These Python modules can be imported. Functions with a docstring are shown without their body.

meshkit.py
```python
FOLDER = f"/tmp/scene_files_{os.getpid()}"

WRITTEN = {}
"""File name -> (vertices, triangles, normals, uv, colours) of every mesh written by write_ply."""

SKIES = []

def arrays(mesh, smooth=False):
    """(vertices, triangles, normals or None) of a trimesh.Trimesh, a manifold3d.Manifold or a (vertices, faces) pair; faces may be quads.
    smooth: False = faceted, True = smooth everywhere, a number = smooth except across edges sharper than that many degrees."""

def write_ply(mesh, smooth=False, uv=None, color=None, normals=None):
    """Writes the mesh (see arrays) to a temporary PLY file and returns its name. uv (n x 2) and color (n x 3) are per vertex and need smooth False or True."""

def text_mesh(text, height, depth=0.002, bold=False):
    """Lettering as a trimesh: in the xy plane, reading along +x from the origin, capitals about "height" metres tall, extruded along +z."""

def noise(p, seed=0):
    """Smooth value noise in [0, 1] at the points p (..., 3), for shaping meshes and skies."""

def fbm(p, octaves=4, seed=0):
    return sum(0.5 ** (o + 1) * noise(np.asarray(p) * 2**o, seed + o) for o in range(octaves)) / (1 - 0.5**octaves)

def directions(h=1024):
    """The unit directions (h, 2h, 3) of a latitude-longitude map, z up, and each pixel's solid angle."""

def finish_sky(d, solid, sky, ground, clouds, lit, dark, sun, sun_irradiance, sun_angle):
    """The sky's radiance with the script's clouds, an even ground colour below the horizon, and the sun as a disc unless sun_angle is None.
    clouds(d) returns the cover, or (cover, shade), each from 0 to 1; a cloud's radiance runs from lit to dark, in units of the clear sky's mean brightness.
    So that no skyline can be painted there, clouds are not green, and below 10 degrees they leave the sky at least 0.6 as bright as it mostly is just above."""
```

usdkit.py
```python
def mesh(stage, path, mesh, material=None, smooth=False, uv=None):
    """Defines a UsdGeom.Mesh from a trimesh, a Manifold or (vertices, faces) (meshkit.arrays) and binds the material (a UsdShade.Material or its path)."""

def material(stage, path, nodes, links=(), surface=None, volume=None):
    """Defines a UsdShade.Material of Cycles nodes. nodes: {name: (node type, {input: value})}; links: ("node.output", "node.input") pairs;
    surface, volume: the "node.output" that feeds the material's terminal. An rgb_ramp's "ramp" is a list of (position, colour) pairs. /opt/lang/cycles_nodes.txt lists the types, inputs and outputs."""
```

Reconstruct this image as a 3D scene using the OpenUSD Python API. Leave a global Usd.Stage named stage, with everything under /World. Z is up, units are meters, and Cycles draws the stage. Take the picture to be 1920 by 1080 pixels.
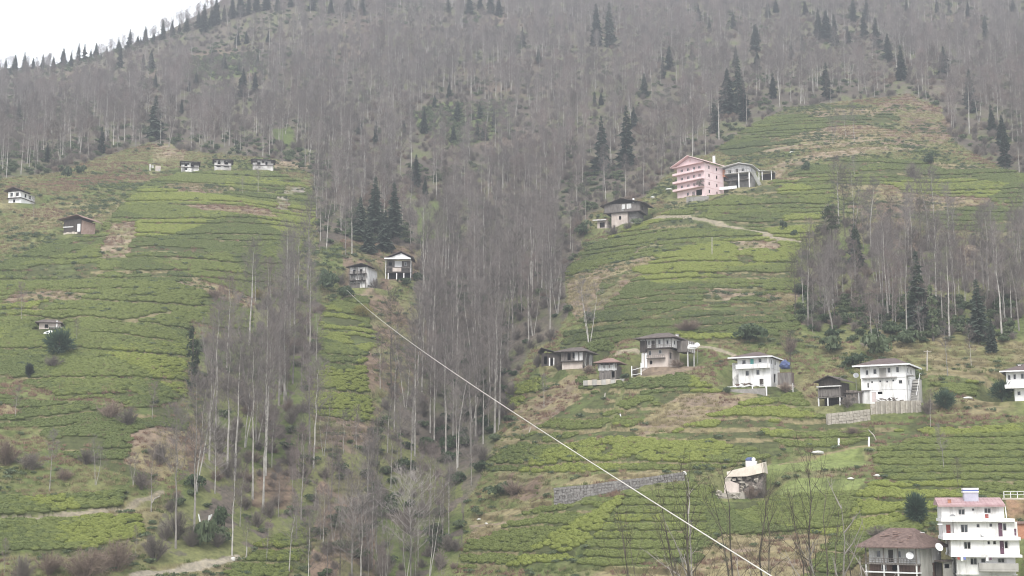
import math, random
import numpy as np, trimesh, usdkit, meshkit
from scipy.interpolate import RBFInterpolator
from scipy.ndimage import map_coordinates
from shapely.geometry import Polygon, box as sbox
from pxr import Usd, UsdGeom, UsdLux, UsdShade, Gf, Vt, Sdf

# ------------------------------------------------------------------ stage, camera, sky, sun
stage = Usd.Stage.CreateInMemory()
UsdGeom.Xform.Define(stage, '/World')
UsdGeom.Scope.Define(stage, '/World/Looks')
FPX, PITCH = 2637.0, 8.8                      # focal length in photo pixels (1920 wide), camera pitch
EXPOSURE = 1.14
cam = UsdGeom.Camera.Define(stage, '/World/camera')
cam.CreateHorizontalApertureAttr(36.0)
cam.CreateFocalLengthAttr(36.0 * FPX / 1920)
cam.CreateClippingRangeAttr((0.1, 20000.0))
cam.AddRotateXOp().Set(90 + PITCH)
cam.CreateExposureAttr(EXPOSURE)
SUN_EL, SUN_AZ = math.radians(46), math.radians(192)     # azimuth: atan2(x, y) of the direction towards the sun
sky = UsdLux.DomeLight.Define(stage, '/World/sky')
sky.GetPrim().SetCustomDataByKey('kind', 'structure')
sky_mat = usdkit.material(stage, '/World/Looks/overcast_sky', {
    'co': ('texture_coordinate', {}),
    'mp': ('mapping', {'scale': (1.2, 1.2, 3.5)}),
    'n': ('noise_texture', {'scale': 1.6, 'detail': 5, 'roughness': 0.55}),
    'cr': ('rgb_ramp', {'ramp': [(0.25, (6.0, 6.15, 6.4)), (0.55, (7.4, 7.45, 7.6)), (0.8, (8.6, 8.6, 8.6))]}),
    's': ('sky_texture', dict(sky_type='single_scattering', sun_disc=False, sun_elevation=SUN_EL, sun_rotation=SUN_AZ)),
    'm': ('mix_color', {'fac': 0.94, 'use_clamp': False}),
    'b': ('background_shader', dict(strength=0.1))},
    [('co.generated', 'mp.vector'), ('mp.vector', 'n.vector'), ('n.fac', 'cr.fac'), ('s.color', 'm.a'), ('cr.color', 'm.b'), ('m.result', 'b.color')], surface='b.background')
UsdShade.MaterialBindingAPI.Apply(sky.GetPrim()).Bind(sky_mat)
sun = UsdLux.DistantLight.Define(stage, '/World/sun')
sun.CreateIntensityAttr(0.4)
sun.CreateAngleAttr(25.0)
sun.CreateNormalizeAttr(True)
sun.CreateColorAttr(Gf.Vec3f(1.0, 0.97, 0.92))
sun.AddRotateZOp().Set(-math.degrees(SUN_AZ))
sun.AddRotateXOp().Set(-(90 - math.degrees(SUN_EL)))

# ------------------------------------------------------------------ helpers
RNG = np.random.default_rng(7)
used = {}
def numbered(parent, name):
    k = (parent, name)
    n = used.get(k, 0)
    used[k] = n + 1
    return name if n == 0 else '%s_%03d' % (name, n)

def setd(prim, label=None, cat=None, group=None, kind=None):
    for k, v in (('label', label), ('category', cat), ('group', group), ('kind', kind)):
        if v:
            prim.SetCustomDataByKey(k, v)
    return prim

def obj(name, mesh, mat, parent='/World', smooth=False, **data):
    path = '%s/%s' % (parent, numbered(parent, name))
    m = usdkit.mesh(stage, path, mesh, mat, smooth=smooth)
    setd(m.GetPrim(), **data)
    return path

def thing(name, label, cat, loc=(0, 0, 0), rz=0.0, group=None):
    path = '/World/' + numbered('/World', name)
    x = UsdGeom.Xform.Define(stage, path)
    x.AddTranslateOp().Set(Gf.Vec3d(*map(float, loc)))
    x.AddRotateZOp().Set(float(rz))
    setd(x.GetPrim(), label, cat, group)
    return path

class MB:
    """Collects triangles of one mesh."""
    def __init__(self):
        self.v, self.f, self.n = [], [], 0
    def add(self, v, f):
        v, f = np.asarray(v, float), np.asarray(f, int)
        if f.shape[1] == 4:
            f = np.vstack([f[:, [0, 1, 2]], f[:, [0, 2, 3]]])
        self.v.append(v); self.f.append(f + self.n); self.n += len(v)
        return self
    def tm(self, m):
        return self.add(m.vertices, m.faces)
    def box(self, x0, x1, y0, y1, z0, z1):
        v = [(x, y, z) for z in (z0, z1) for y in (y0, y1) for x in (x0, x1)]
        f = [(0, 2, 3, 1), (4, 5, 7, 6), (0, 1, 5, 4), (2, 6, 7, 3), (0, 4, 6, 2), (1, 3, 7, 5)]
        return self.add(v, f)
    def bar(self, a, b, w, h=None):
        """A square bar from a to b."""
        a, b = np.asarray(a, float), np.asarray(b, float)
        h = h or w
        t = b - a; t /= np.linalg.norm(t)
        s = np.cross(t, (0, 0, 1) if abs(t[2]) < .9 else (0, 1, 0)); s /= np.linalg.norm(s)
        q = np.cross(s, t)
        v = [p + s * i * w / 2 + q * j * h / 2 for p in (a, b) for i, j in ((-1, -1), (1, -1), (1, 1), (-1, 1))]
        return self.add(v, [(3, 2, 1, 0), (4, 5, 6, 7), (0, 1, 5, 4), (1, 2, 6, 5), (2, 3, 7, 6), (3, 0, 4, 7)])
    def tube(self, pts, rad, sides=5, cap=False):
        p = np.asarray(pts, float)
        rad = np.broadcast_to(rad, (len(p),))
        t = np.gradient(p, axis=0); t /= np.linalg.norm(t, axis=1, keepdims=True) + 1e-12
        a = np.cross(t, np.where(np.abs(t[:, 2:]) < .9, [0, 0, 1.], [1., 0, 0])); a /= np.linalg.norm(a, axis=1, keepdims=True) + 1e-12
        b = np.cross(t, a)
        an = np.arange(sides) * 2 * np.pi / sides
        v = (p[:, None] + rad[:, None, None] * (np.cos(an)[None, :, None] * a[:, None] + np.sin(an)[None, :, None] * b[:, None])).reshape(-1, 3)
        i, j = np.meshgrid(np.arange(len(p) - 1), np.arange(sides), indexing='ij')
        q = np.stack([i * sides + j, i * sides + (j + 1) % sides, (i + 1) * sides + (j + 1) % sides, (i + 1) * sides + j], -1).reshape(-1, 4)
        f = np.vstack([q[:, [0, 1, 2]], q[:, [0, 2, 3]]])
        if cap:
            k = (len(p) - 1) * sides
            f = np.vstack([f, [(k, k + m, k + m + 1) for m in range(1, sides - 1)]])
        return self.add(v, f)
    def get(self):
        return np.vstack(self.v), np.vstack(self.f)

def hull(pts):
    return trimesh.convex.convex_hull(np.asarray(pts, float))

fbm = meshkit.fbm
def n2(x, y, scale, seed=0, octaves=3):
    p = np.stack([np.asarray(x, float) / scale, np.asarray(y, float) / scale, np.full(np.shape(x), .37 + seed)], -1)
    return fbm(p, octaves, seed)
def smooth(a, b, x):
    t = np.clip((x - a) / (b - a), 0, 1)
    return t * t * (3 - 2 * t)

# ------------------------------------------------------------------ the lie of the land
CP, SP = math.cos(math.radians(PITCH)), math.sin(math.radians(PITCH))
def ray(u, v):
    a, b = np.broadcast_arrays((np.asarray(u, float) - 960) / FPX, (540 - np.asarray(v, float)) / FPX)
    return np.stack([a, CP - b * SP, SP + b * CP], -1)
def project(x, y, z):
    dep = y * CP + z * SP
    up = -y * SP + z * CP
    dep = np.maximum(dep, 1e-3)
    return 960 + FPX * x / dep, 540 - FPX * up / dep, dep
def at_range(u, v, d):
    r = ray(u, v)
    return r * (d / np.hypot(r[..., 0], r[..., 1]))[..., None]

def slope_range(v):
    r = ray(960, v)
    return 111.9 / (0.51 - r[..., 2] / r[..., 1])
ctrl = []
vs = [1180, 1080, 960, 820, 680, 540, 400, 280, 150, 0, -120]
us = [-300, 60, 300, 470, 620, 740, 850, 970, 1100, 1350, 1650, 1920, 2250]
fac = {  # how far the slope lies behind the mean slope, as a factor
    1180: [1.0, 1.00, 1.02, 1.06, 1.10, 1.12, 1.10, 1.05, 1.00, .97, .96, .98, 1.0],
    1080: [1.0, 1.00, 1.02, 1.06, 1.10, 1.12, 1.10, 1.05, 1.00, .97, .96, .98, 1.0],
    960:  [1.0, 1.00, 1.02, 1.07, 1.09, 1.13, 1.12, 1.05, 1.00, .98, .97, .98, 1.0],
    820:  [1.0, 1.00, 1.00, 1.07, 1.07, 1.12, 1.15, 1.08, 1.01, .98, .98, .99, 1.0],
    680:  [1.03, 1.00, .99, 1.06, 1.04, 1.09, 1.15, 1.12, 1.02, .99, 1.00, 1.0, 1.0],
    540:  [1.06, 1.01, .98, 1.02, 1.05, 1.08, 1.13, 1.14, 1.04, .99, 1.04, 1.03, 1.0],
    400:  [1.08, 1.05, 1.0, .99, 1.05, 1.10, 1.13, 1.13, 1.09, 1.00, 1.02, 1.04, 1.03],
    280:  [1.20, 1.14, 1.09, 1.08, 1.09, 1.12, 1.13, 1.13, 1.11, 1.04, 1.00, 1.03, 1.05],
    150:  [1.55, 1.40, 1.22, 1.16, 1.13, 1.12, 1.11, 1.10, 1.09, 1.06, 1.04, 1.05, 1.06],
    0:    [None, None, None, 1.12, 1.08, 1.05, 1.03, 1.02, 1.01, 1.0, 1.0, 1.0, 1.0],
    -120: [None, None, None, None, .98, .95, .93, .92, .92, .92, .92, .92, .92]}
for v in vs:
    for u, f in zip(us, fac[v]):
        if f is not None and not (v == 150 and u < 0):
            p = at_range(u, v, slope_range(v) * f)
            ctrl.append(p)
SKY = [(-330, 235), (-150, 175), (0, 122), (100, 118), (200, 90), (300, 52), (430, 4), (560, -55)]     # the skyline of the ridge
for u, v in SKY:
    d = 860 - 0.05 * u
    p = at_range(u, v + 12, d)
    ctrl.append(p)
    q = p.copy(); q[:2] *= 1.12; q[2] -= 12; ctrl.append(q)
    q = p.copy(); q[:2] *= 1.35; q[2] -= 75; ctrl.append(q)
for x in (-400, 0, 400):
    ctrl.append(np.array([x, 1000 if x > -300 else 1400, 430 if x > -300 else 120.]))
for x in (-260, -120, 0, 120, 260):
    for y, z in ((-60, 6), (0, -1.9), (60, -27), (115, -40)):
        ctrl.append(np.array([x, y, z + (0 if y > 0 else 0)], float))
ctrl = np.array(ctrl)
GX0, GY0, GS = -760.0, -80.0, 4.0
gx, gy = np.arange(GX0, 761, GS), np.arange(GY0, 1401, GS)
_rbf = RBFInterpolator(ctrl[:, :2] / 100, ctrl[:, 2] / 100, kernel='thin_plate_spline', smoothing=2e-4)
_g = np.stack(np.meshgrid(gx, gy, indexing='ij'), -1)
GRID = _rbf(_g.reshape(-1, 2) / 100).reshape(_g.shape[:2]) * 100
GRID = np.minimum(GRID, 520)
_und = (n2(_g[..., 0], _g[..., 1], 55, 3) - .5) * 7 + (n2(_g[..., 0], _g[..., 1], 20, 4) - .5) * 2.2
GRID += _und * smooth(60, 170, _g[..., 1])
def base(x, y):
    c = np.stack([(np.asarray(x, float) - GX0) / GS, (np.asarray(y, float) - GY0) / GS])
    return map_coordinates(GRID, c.reshape(2, -1), order=1, mode='nearest').reshape(np.shape(x))
def land(u, v, d0=140.0, d1=1300.0):
    """The point of the bare hillside seen at a place in the photograph (arrays allowed)."""
    u, v = np.broadcast_arrays(np.asarray(u, float), np.asarray(v, float))
    sh = u.shape
    r = ray(u.ravel(), v.ravel())
    r = r / np.hypot(r[:, 0], r[:, 1])[:, None]
    ds = np.arange(d0, d1, 2.0)
    out = np.full(len(r), np.nan)
    for k in range(0, len(r), 4000):
        rr = r[k:k + 4000]
        z = base(rr[:, :1] * ds, rr[:, 1:2] * ds) - rr[:, 2:3] * ds
        hit = z > 0
        i = hit.argmax(1)
        ok = hit.any(1) & (i > 0)
        j = np.maximum(i, 1)
        a, b = z[np.arange(len(rr)), j - 1], z[np.arange(len(rr)), j]
        out[k:k + 4000] = np.where(ok, ds[j - 1] + 2.0 * (-a) / np.maximum(b - a, 1e-9), np.nan)
    return (r * out[:, None]).reshape(sh + (3,))

# ------------------------------------------------------------------ land cover, drawn on the hillside
def inside(poly, u, v):
    p = np.asarray(poly, float)
    out = np.zeros(u.shape, bool)
    bb = (u >= p[:, 0].min()) & (u <= p[:, 0].max()) & (v >= p[:, 1].min()) & (v <= p[:, 1].max())
    if not bb.any():
        return out
    uu, vv = u[bb], v[bb]
    c = np.zeros(uu.shape, bool)
    for (x0, y0), (x1, y1) in zip(p, np.roll(p, -1, 0)):
        if y0 != y1:
            c ^= ((y0 > vv) != (y1 > vv)) & (uu < (x1 - x0) * (vv - y0) / (y1 - y0) + x0)
    out[bb] = c
    return out

# tea fields: name, label, outline, tone (0 dark .. 3 bright), lines ('terrace', 'rows', 'carpet'), density
FIELDS = [
 ('tea_field', 'terraced green tea field covering the left spur below the row of three abandoned huts', [(-80,530),(0,498),(60,470),(118,449),(190,425),(225,392),(275,342),(345,324),(520,322),(560,340),(588,360),(590,405),(578,440),(560,470),(545,500),(500,540),(472,575),(470,640),(360,600),(352,640),(345,700),(350,745),(250,770),(180,740),(120,745),(60,720),(0,705),(-80,700)], 1.6, 'terrace', .88),
 ('tea_field', 'patchy tea bushes and weeds on the lower left slope above the tan path', [(-80,740),(120,752),(240,765),(345,760),(350,870),(290,905),(200,880),(120,850),(60,800),(-80,800)], 1.3, 'terrace', .5),
 ('tea_field', 'narrow strip of green tea directly above the tan path at lower left', [(-80,938),(100,930),(228,922),(228,953),(120,960),(-80,968)], 1.9, 'carpet', .92),
 ('tea_field', 'smooth light green tea field below the tan path at lower left', [(-80,978),(150,972),(262,966),(268,1005),(180,1030),(-80,1040)], 2.4, 'carpet', 1.0),
 ('tea_field', 'small tea patch beside the bare gully trees at the bottom of the slope', [(400,1100),(440,1062),(500,1010),(560,985),(590,1000),(530,1100)], 1.6, 'terrace', .85),
 ('tea_field', 'narrow tea strip between the two bare gullies below the crumbling white house', [(600,592),(640,552),(690,546),(692,598),(718,640),(690,660),(686,720),(706,790),(640,785),(576,770),(575,720),(605,690),(598,640)], 1.9, 'terrace', .93),
 ('tea_field', 'dull olive tea terraces above the pink building up to the forest edge', [(1345,285),(1400,240),(1460,212),(1600,195),(1690,215),(1665,262),(1560,275),(1490,280),(1430,285),(1380,295)], .7, 'terrace', .66),
 ('tea_field', 'broad terraced tea slope on the right spur below the pink building', [(1062,510),(1085,472),(1180,427),(1260,395),(1330,380),(1440,345),(1520,310),(1600,300),(1700,300),(1840,310),(1990,335),(1990,440),(1780,430),(1640,385),(1560,372),(1530,430),(1510,520),(1490,565),(1390,565),(1290,572),(1190,602),(1090,605),(1070,580)], 1.7, 'terrace', .76),
 ('tea_field', 'scattered tea among brown bracken above the dark roofed timber house', [(1065,620),(1190,605),(1290,575),(1490,575),(1495,640),(1400,645),(1280,640),(1190,632),(1120,650),(1060,650)], 1.6, 'terrace', .36),
 ('tea_field', 'terraced tea plots below the row of old houses and above the long stone wall', [(965,718),(1060,702),(1160,718),(1280,700),(1370,745),(1480,712),(1530,775),(1640,800),(1730,782),(1800,800),(1990,788),(1990,806),(1720,820),(1640,835),(1500,845),(1430,862),(1330,876),(1200,878),(1100,886),(1020,882),(925,880),(925,840),(960,800),(940,760)], 1.9, 'terrace', .55),
 ('tea_field', 'short tea strip between the largest white house and the house at the right edge', [(1752,716),(1884,712),(1872,735),(1792,738)], 1.6, 'carpet', .95),
 ('tea_field', 'dull green blocky tea plot left of the bright plot under the long stone wall', [(880,985),(960,965),(1040,945),(1155,935),(1105,985),(962,1062),(860,1058)], 1.4, 'terrace', .9),
 ('tea_field', 'brightest yellow green tea plot under the left end of the long stone wall', [(1155,935),(1172,928),(1132,985),(1077,1045),(960,1064),(1012,1020)], 3.0, 'carpet', 1.0),
 ('tea_field', 'tea planted in close straight rows under the long stone wall, crossed by the cable', [(1172,928),(1310,905),(1350,940),(1330,985),(1290,1040),(1180,1060),(1077,1062),(1132,985)], 1.9, 'rows', 1.0),
 ('tea_field', 'dark even tea field below the pale concrete platform', [(1312,918),(1345,902),(1350,938),(1400,942),(1510,927),(1612,925),(1582,985),(1480,992),(1400,1002),(1342,1002),(1300,1062),(1290,1040),(1330,985)], 1.5, 'carpet', .95),
 ('tea_field', 'tea planted in level rows above the white apartment building', [(1645,842),(1720,823),(1990,806),(1990,940),(1800,932),(1800,900),(1692,905),(1640,888)], 1.8, 'rows', 1.0),
 ('tea_field', 'bright tea slope with soft ridges around the round conifer beside the apartment building', [(1620,905),(1692,905),(1800,900),(1800,945),(1775,962),(1742,990),(1640,1012),(1500,1002),(1582,985)], 2.4, 'terrace', .97),
 ('tea_field', 'weedy tea slope behind the bare foreground trees at the bottom', [(1340,1002),(1500,1002),(1640,1012),(1620,1040),(1500,1110),(1330,1110),(1300,1062)], 1.6, 'terrace', .62)]
# bare or grassy plots: outline, colour
C_FLOOR, C_FLOOR2 = (.085, .072, .06), (.14, .118, .098)
C_ROUGH, C_ROUGH2, C_DRY = (.098, .120, .044), (.145, .152, .066), (.215, .185, .105)
C_GREEN, C_LAWN = (.105, .135, .045), (.16, .19, .07)
C_TAN, C_RED, C_PATH, C_BROWN, C_TEASOIL = (.25, .20, .142), (.182, .134, .098), (.28, .245, .18), (.2, .155, .115), (.07, .078, .034)
PLOTS = [
 ([(183,484),(190,450),(212,418),(260,414),(247,470),(232,482)], C_TAN), ([(528,350),(572,350),(577,364),(535,366)], (.26,.235,.205)), ([(512,369),(540,367),(549,390),(519,393)], (.26,.235,.19)),
 ([(690,545),(760,560),(800,600),(800,700),(745,745),(690,738),(685,665),(720,640),(690,600)], C_RED), ([(640,450),(790,465),(790,520),(700,545),(640,520)], C_RED),
 ([(1640,200),(1700,178),(1760,200),(1795,250),(1760,275),(1650,272),(1690,222)], C_RED), ([(1420,335),(1440,318),(1480,295),(1530,283),(1660,272),(1720,280),(1640,290),(1540,297),(1500,308),(1450,330)], C_TAN),
 ([(1310,557),(1330,541),(1420,535),(1440,546),(1330,572)], C_TAN), ([(1365,455),(1460,448),(1467,465),(1390,471)], C_TAN), ([(1120,555),(1180,510),(1200,516),(1135,577),(1090,582)], C_RED),
 ([(1180,470),(1230,450),(1240,460),(1190,476)], C_TAN), ([(1590,385),(1660,372),(1705,402),(1720,470),(1600,455)], C_RED), ([(1780,470),(1850,450),(1870,490),(1800,500)], C_TAN),
 ([(1560,345),(1680,345),(1700,372),(1570,372)], C_DRY),
 ([(935,880),(1020,886),(1040,922),(995,942),(930,930)], C_RED), ([(1040,905),(1130,890),(1200,880),(1270,875),(1290,884),(1130,905),(1040,914)], C_DRY), ([(868,968),(960,950),(1036,938),(1036,945),(960,965),(870,985)], C_DRY),
 ([(1250,850),(1370,825),(1385,850),(1290,884)], C_BROWN), ([(1395,872),(1450,850),(1440,885)], C_BROWN), ([(1020,668),(1120,690),(1110,705),(1040,715),(1010,700)], C_DRY), ([(1195,690),(1290,672),(1330,690),(1270,700),(1200,706)], C_BROWN),
 ([(1640,805),(1720,795),(1725,812),(1560,832),(1570,815)], C_DRY), ([(1730,745),(1880,738),(1910,770),(1750,785)], C_DRY), ([(1640,600),(1920,640),(1920,700),(1740,700),(1640,660)], C_DRY),
 ([(1885,930),(1990,930),(1990,1010),(1900,975)], (.24,.155,.10)), ([(290,268),(350,268),(345,300),(285,305)], C_TAN), ([(515,300),(580,305),(580,318),(515,318)], C_TAN),
 ([(1250,575),(1480,575),(1480,610),(1250,605)], C_RED), ([(1620,1020),(1640,1005),(1640,1100),(1500,1100)], C_DRY), ([(1080,1062),(1330,1062),(1330,1110),(1080,1110)], C_DRY),
 ([(350,780),(380,770),(385,860),(350,900)], C_RED), ([(480,880),(540,870),(560,960),(470,950)], C_RED), ([(600,900),(700,880),(700,1090),(580,1090)], (.21,.155,.115)), ([(580,775),(700,790),(700,850),(590,850)], C_BROWN)]
LAWNS = [([(1430,872),(1560,847),(1622,840),(1622,872),(1550,880),(1440,892)], C_LAWN), ([(1430,905),(1540,896),(1620,896),(1606,921),(1510,926),(1425,929)], C_LAWN), ([(508,242),(545,238),(558,260),(552,278),(520,272)], C_GREEN),
 ([(780,400),(830,380),(840,440),(790,450)], C_GREEN)]
# paths: a line in the photograph and half its height there
PATHS = [([(-60,972),(60,966),(150,961),(235,954),(265,940),(300,925)], 4.5, C_PATH), ([(250,1080),(330,1064),(400,1056),(440,1046)], 6, (.32,.285,.225)), ([(200,608),(260,600),(320,585)], 3, C_DRY), ([(1215,408),(1290,405),(1380,425),(1450,442),(1500,452)], 3.5, C_PATH),
 ([(1285,640),(1340,652),(1380,668)], 3, C_PATH), ([(1090,672),(1150,664),(1198,652)], 2.5, C_PATH), ([(1136,800),(1150,770),(1168,730),(1172,690)], 3, C_ROUGH2), ([(1100,708),(1170,702),(1200,698)], 2.5, C_PATH), ([(700,545),(640,560)], 2.5, C_TAN),
 ([(1740,700),(1800,702),(1880,708)], 4, C_DRY), ([(880,985),(940,975),(1000,968)], 3, C_TAN), ([(1040,960),(1000,1012),(960,1058)], 2.5, C_ROUGH), ([(1172,930),(1132,985),(1077,1048)], 3, C_ROUGH), ([(1430,285),(1500,270),(1640,262)], 2, C_TAN),
 ([(1720,930),(1760,905),(1800,900)], 2, C_ROUGH), ([(1590,985),(1615,950),(1625,905)], 2.5, C_ROUGH), ([(1460,868),(1560,848),(1630,836)], 2, C_DRY)]
FOREST = [
 ([(-400,-400),(2500,-400),(2500,350),(1990,340),(1900,322),(1790,268),(1762,200),(1700,176),(1620,186),(1470,203),(1345,278),(1250,330),(1205,372),(1110,398),(1085,468),(1060,510),(1066,590),(1040,640),(1000,648),(962,712),(962,775),(922,830),(905,890),(870,950),(850,1120),(560,1120),(600,1000),(592,850),(700,850),(716,745),(800,690),(800,600),(775,540),(785,500),(760,462),(640,452),(598,470),(592,400),(592,330),(520,298),(400,288),(330,282),(280,268),(180,298),(100,325),(0,336),(-400,350)], 1.0),
 ([(480,560),(602,535),(602,640),(602,690),(573,740),(590,800),(600,1000),(560,980),(440,1045),(420,1048),(270,1060),(290,1000),(330,930),(380,870),(390,800),(370,650),(470,640)], .8),
 ([(1500,480),(1560,420),(1650,430),(1750,440),(1830,460),(2100,480),(2100,660),(1900,640),(1780,640),(1640,650),(1560,640),(1490,610)], .5)]
GLADES = [[(765,215),(840,190),(950,195),(965,250),(860,278),(795,255)], [(340,110),(470,100),(500,130),(420,150),(350,150)], [(508,242),(545,238),(558,260),(552,278),(520,272)], [(780,395),(830,375),(845,440),(790,455)]]

def image_xy(x, y, wob=True):
    z = base(x, y)
    u, v, dep = project(x, y, z)
    if wob:
        k = FPX / dep
        u = u + (n2(x, y, 6, 11) - .5) * 2.4 * k
        v = v + (n2(x, y, 5, 12) - .5) * 1.1 * k
    return u, v, z, dep
def field_of(u, v):
    out = np.full(u.shape, -1)
    for i, f in enumerate(FIELDS):
        out[inside(f[2], u, v)] = i
    for p, c in PLOTS[:14] + LAWNS:
        out[inside(p, u, v)] = -1
    for line, w, c in PATHS:
        out[near_line(line, u, v, w * 1.25)] = -1
    return out
def near_line(line, u, v, w):
    out = np.zeros(u.shape, bool)
    l = np.asarray(line, float)
    bb = (u > l[:, 0].min() - 3 * w) & (u < l[:, 0].max() + 3 * w) & (v > l[:, 1].min() - 3 * w) & (v < l[:, 1].max() + 3 * w)
    uu, vv = u[bb], v[bb]
    d = np.full(uu.shape, 1e9)
    for a, b in zip(l[:-1], l[1:]):
        t = np.clip(((uu - a[0]) * (b[0] - a[0]) + (vv - a[1]) * (b[1] - a[1])) / ((b - a) ** 2).sum(), 0, 1)
        d = np.minimum(d, np.hypot(uu - a[0] - t * (b[0] - a[0]), vv - a[1] - t * (b[1] - a[1])))
    out[bb] = d < (w if np.ndim(w) == 0 else w[bb])
    return out
ROWS = np.array([f[4] == 'rows' for f in FIELDS] + [False])
CARPET = np.array([f[4] == 'carpet' for f in FIELDS] + [False])
DENS = np.array([f[5] for f in FIELDS] + [0.])
TONE = np.array([f[3] for f in FIELDS] + [0.])
def terrace(x, y, z, fid):
    """Height to add for the terrace steps, the phase within the step and how strongly the step shows."""
    per = np.where(ROWS[fid], 1.22, 2.05)
    w = z + np.where(ROWS[fid], .3, 3.6) * (n2(x, y, 34, 21) - .5) * 2 + np.where(ROWS[fid], .05, .6) * (n2(x, y, 7, 22) - .5) * 2
    q = w / per
    lev = np.floor(q)
    ph = q - lev
    g = np.where(ph < .9, ph * .62 / .9, .62 + (ph - .9) / .1 * .38)
    show = n2(x, y, 30, 23) + .35 * np.sin(lev * 12.9898) * np.cos(lev * 4.1)
    show = np.where(ROWS[fid], 1.0, np.where(CARPET[fid], smooth(.75, .9, show), smooth(.40, .58, show + (n2(x, y, 6, 24) - .5) * .5)))
    return per * (g - ph) * show * np.where(ROWS[fid], .5, 1.0), ph, show, lev
from scipy.spatial import cKDTree
_pc = np.random.default_rng(91).uniform((-320, 170), (320, 620), (900, 2))
_pv = np.random.default_rng(92).uniform(0, 1, 900)
_pt = cKDTree(_pc * [.6, 1.0])
def plot_of(x, y):
    """The hillside is parcelled out: a number from 0 to 1 for each owner's plot (above .9 it lies fallow)."""
    q = np.stack([(np.ravel(x) + (n2(x, y, 9, 93).ravel() - .5) * 5) * .6, np.ravel(y)], 1)
    return _pv[_pt.query(q)[1]].reshape(np.shape(x))
PADS = []
def ground(x, y):
    x, y = np.broadcast_arrays(np.asarray(x, float), np.asarray(y, float))
    u, v, z, dep = image_xy(x, y)
    fid = field_of(u, v)
    t, ph, show, lev = terrace(x, y, z, fid)
    wood = np.zeros(x.shape, bool)
    for p, d in FOREST:
        wood |= inside(p, u, v)
    h = z + np.where(wood | (v > 1130), 0, t) + (n2(x, y, 2.2, 31, 2) - .5) * np.where(fid >= 0, .16, .5)
    for px, py, r, pz in PADS:
        near = np.abs(x - px) + np.abs(y - py) < 3 * r + 20
        if near.any():
            q = np.hypot(x - px, y - py)
            w = np.where(h > pz, smooth(r + 5, r, q), smooth(r + 1.2, r, q))
            h = np.where(near, h * (1 - w) + pz * w, h)
    return h
def spot(u, v):
    """A point of the finished ground seen near a place of the photograph."""
    p = land(u, v)
    p = np.array(p, float)
    p[..., 2] = ground(p[..., 0], p[..., 1])
    return p

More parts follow.
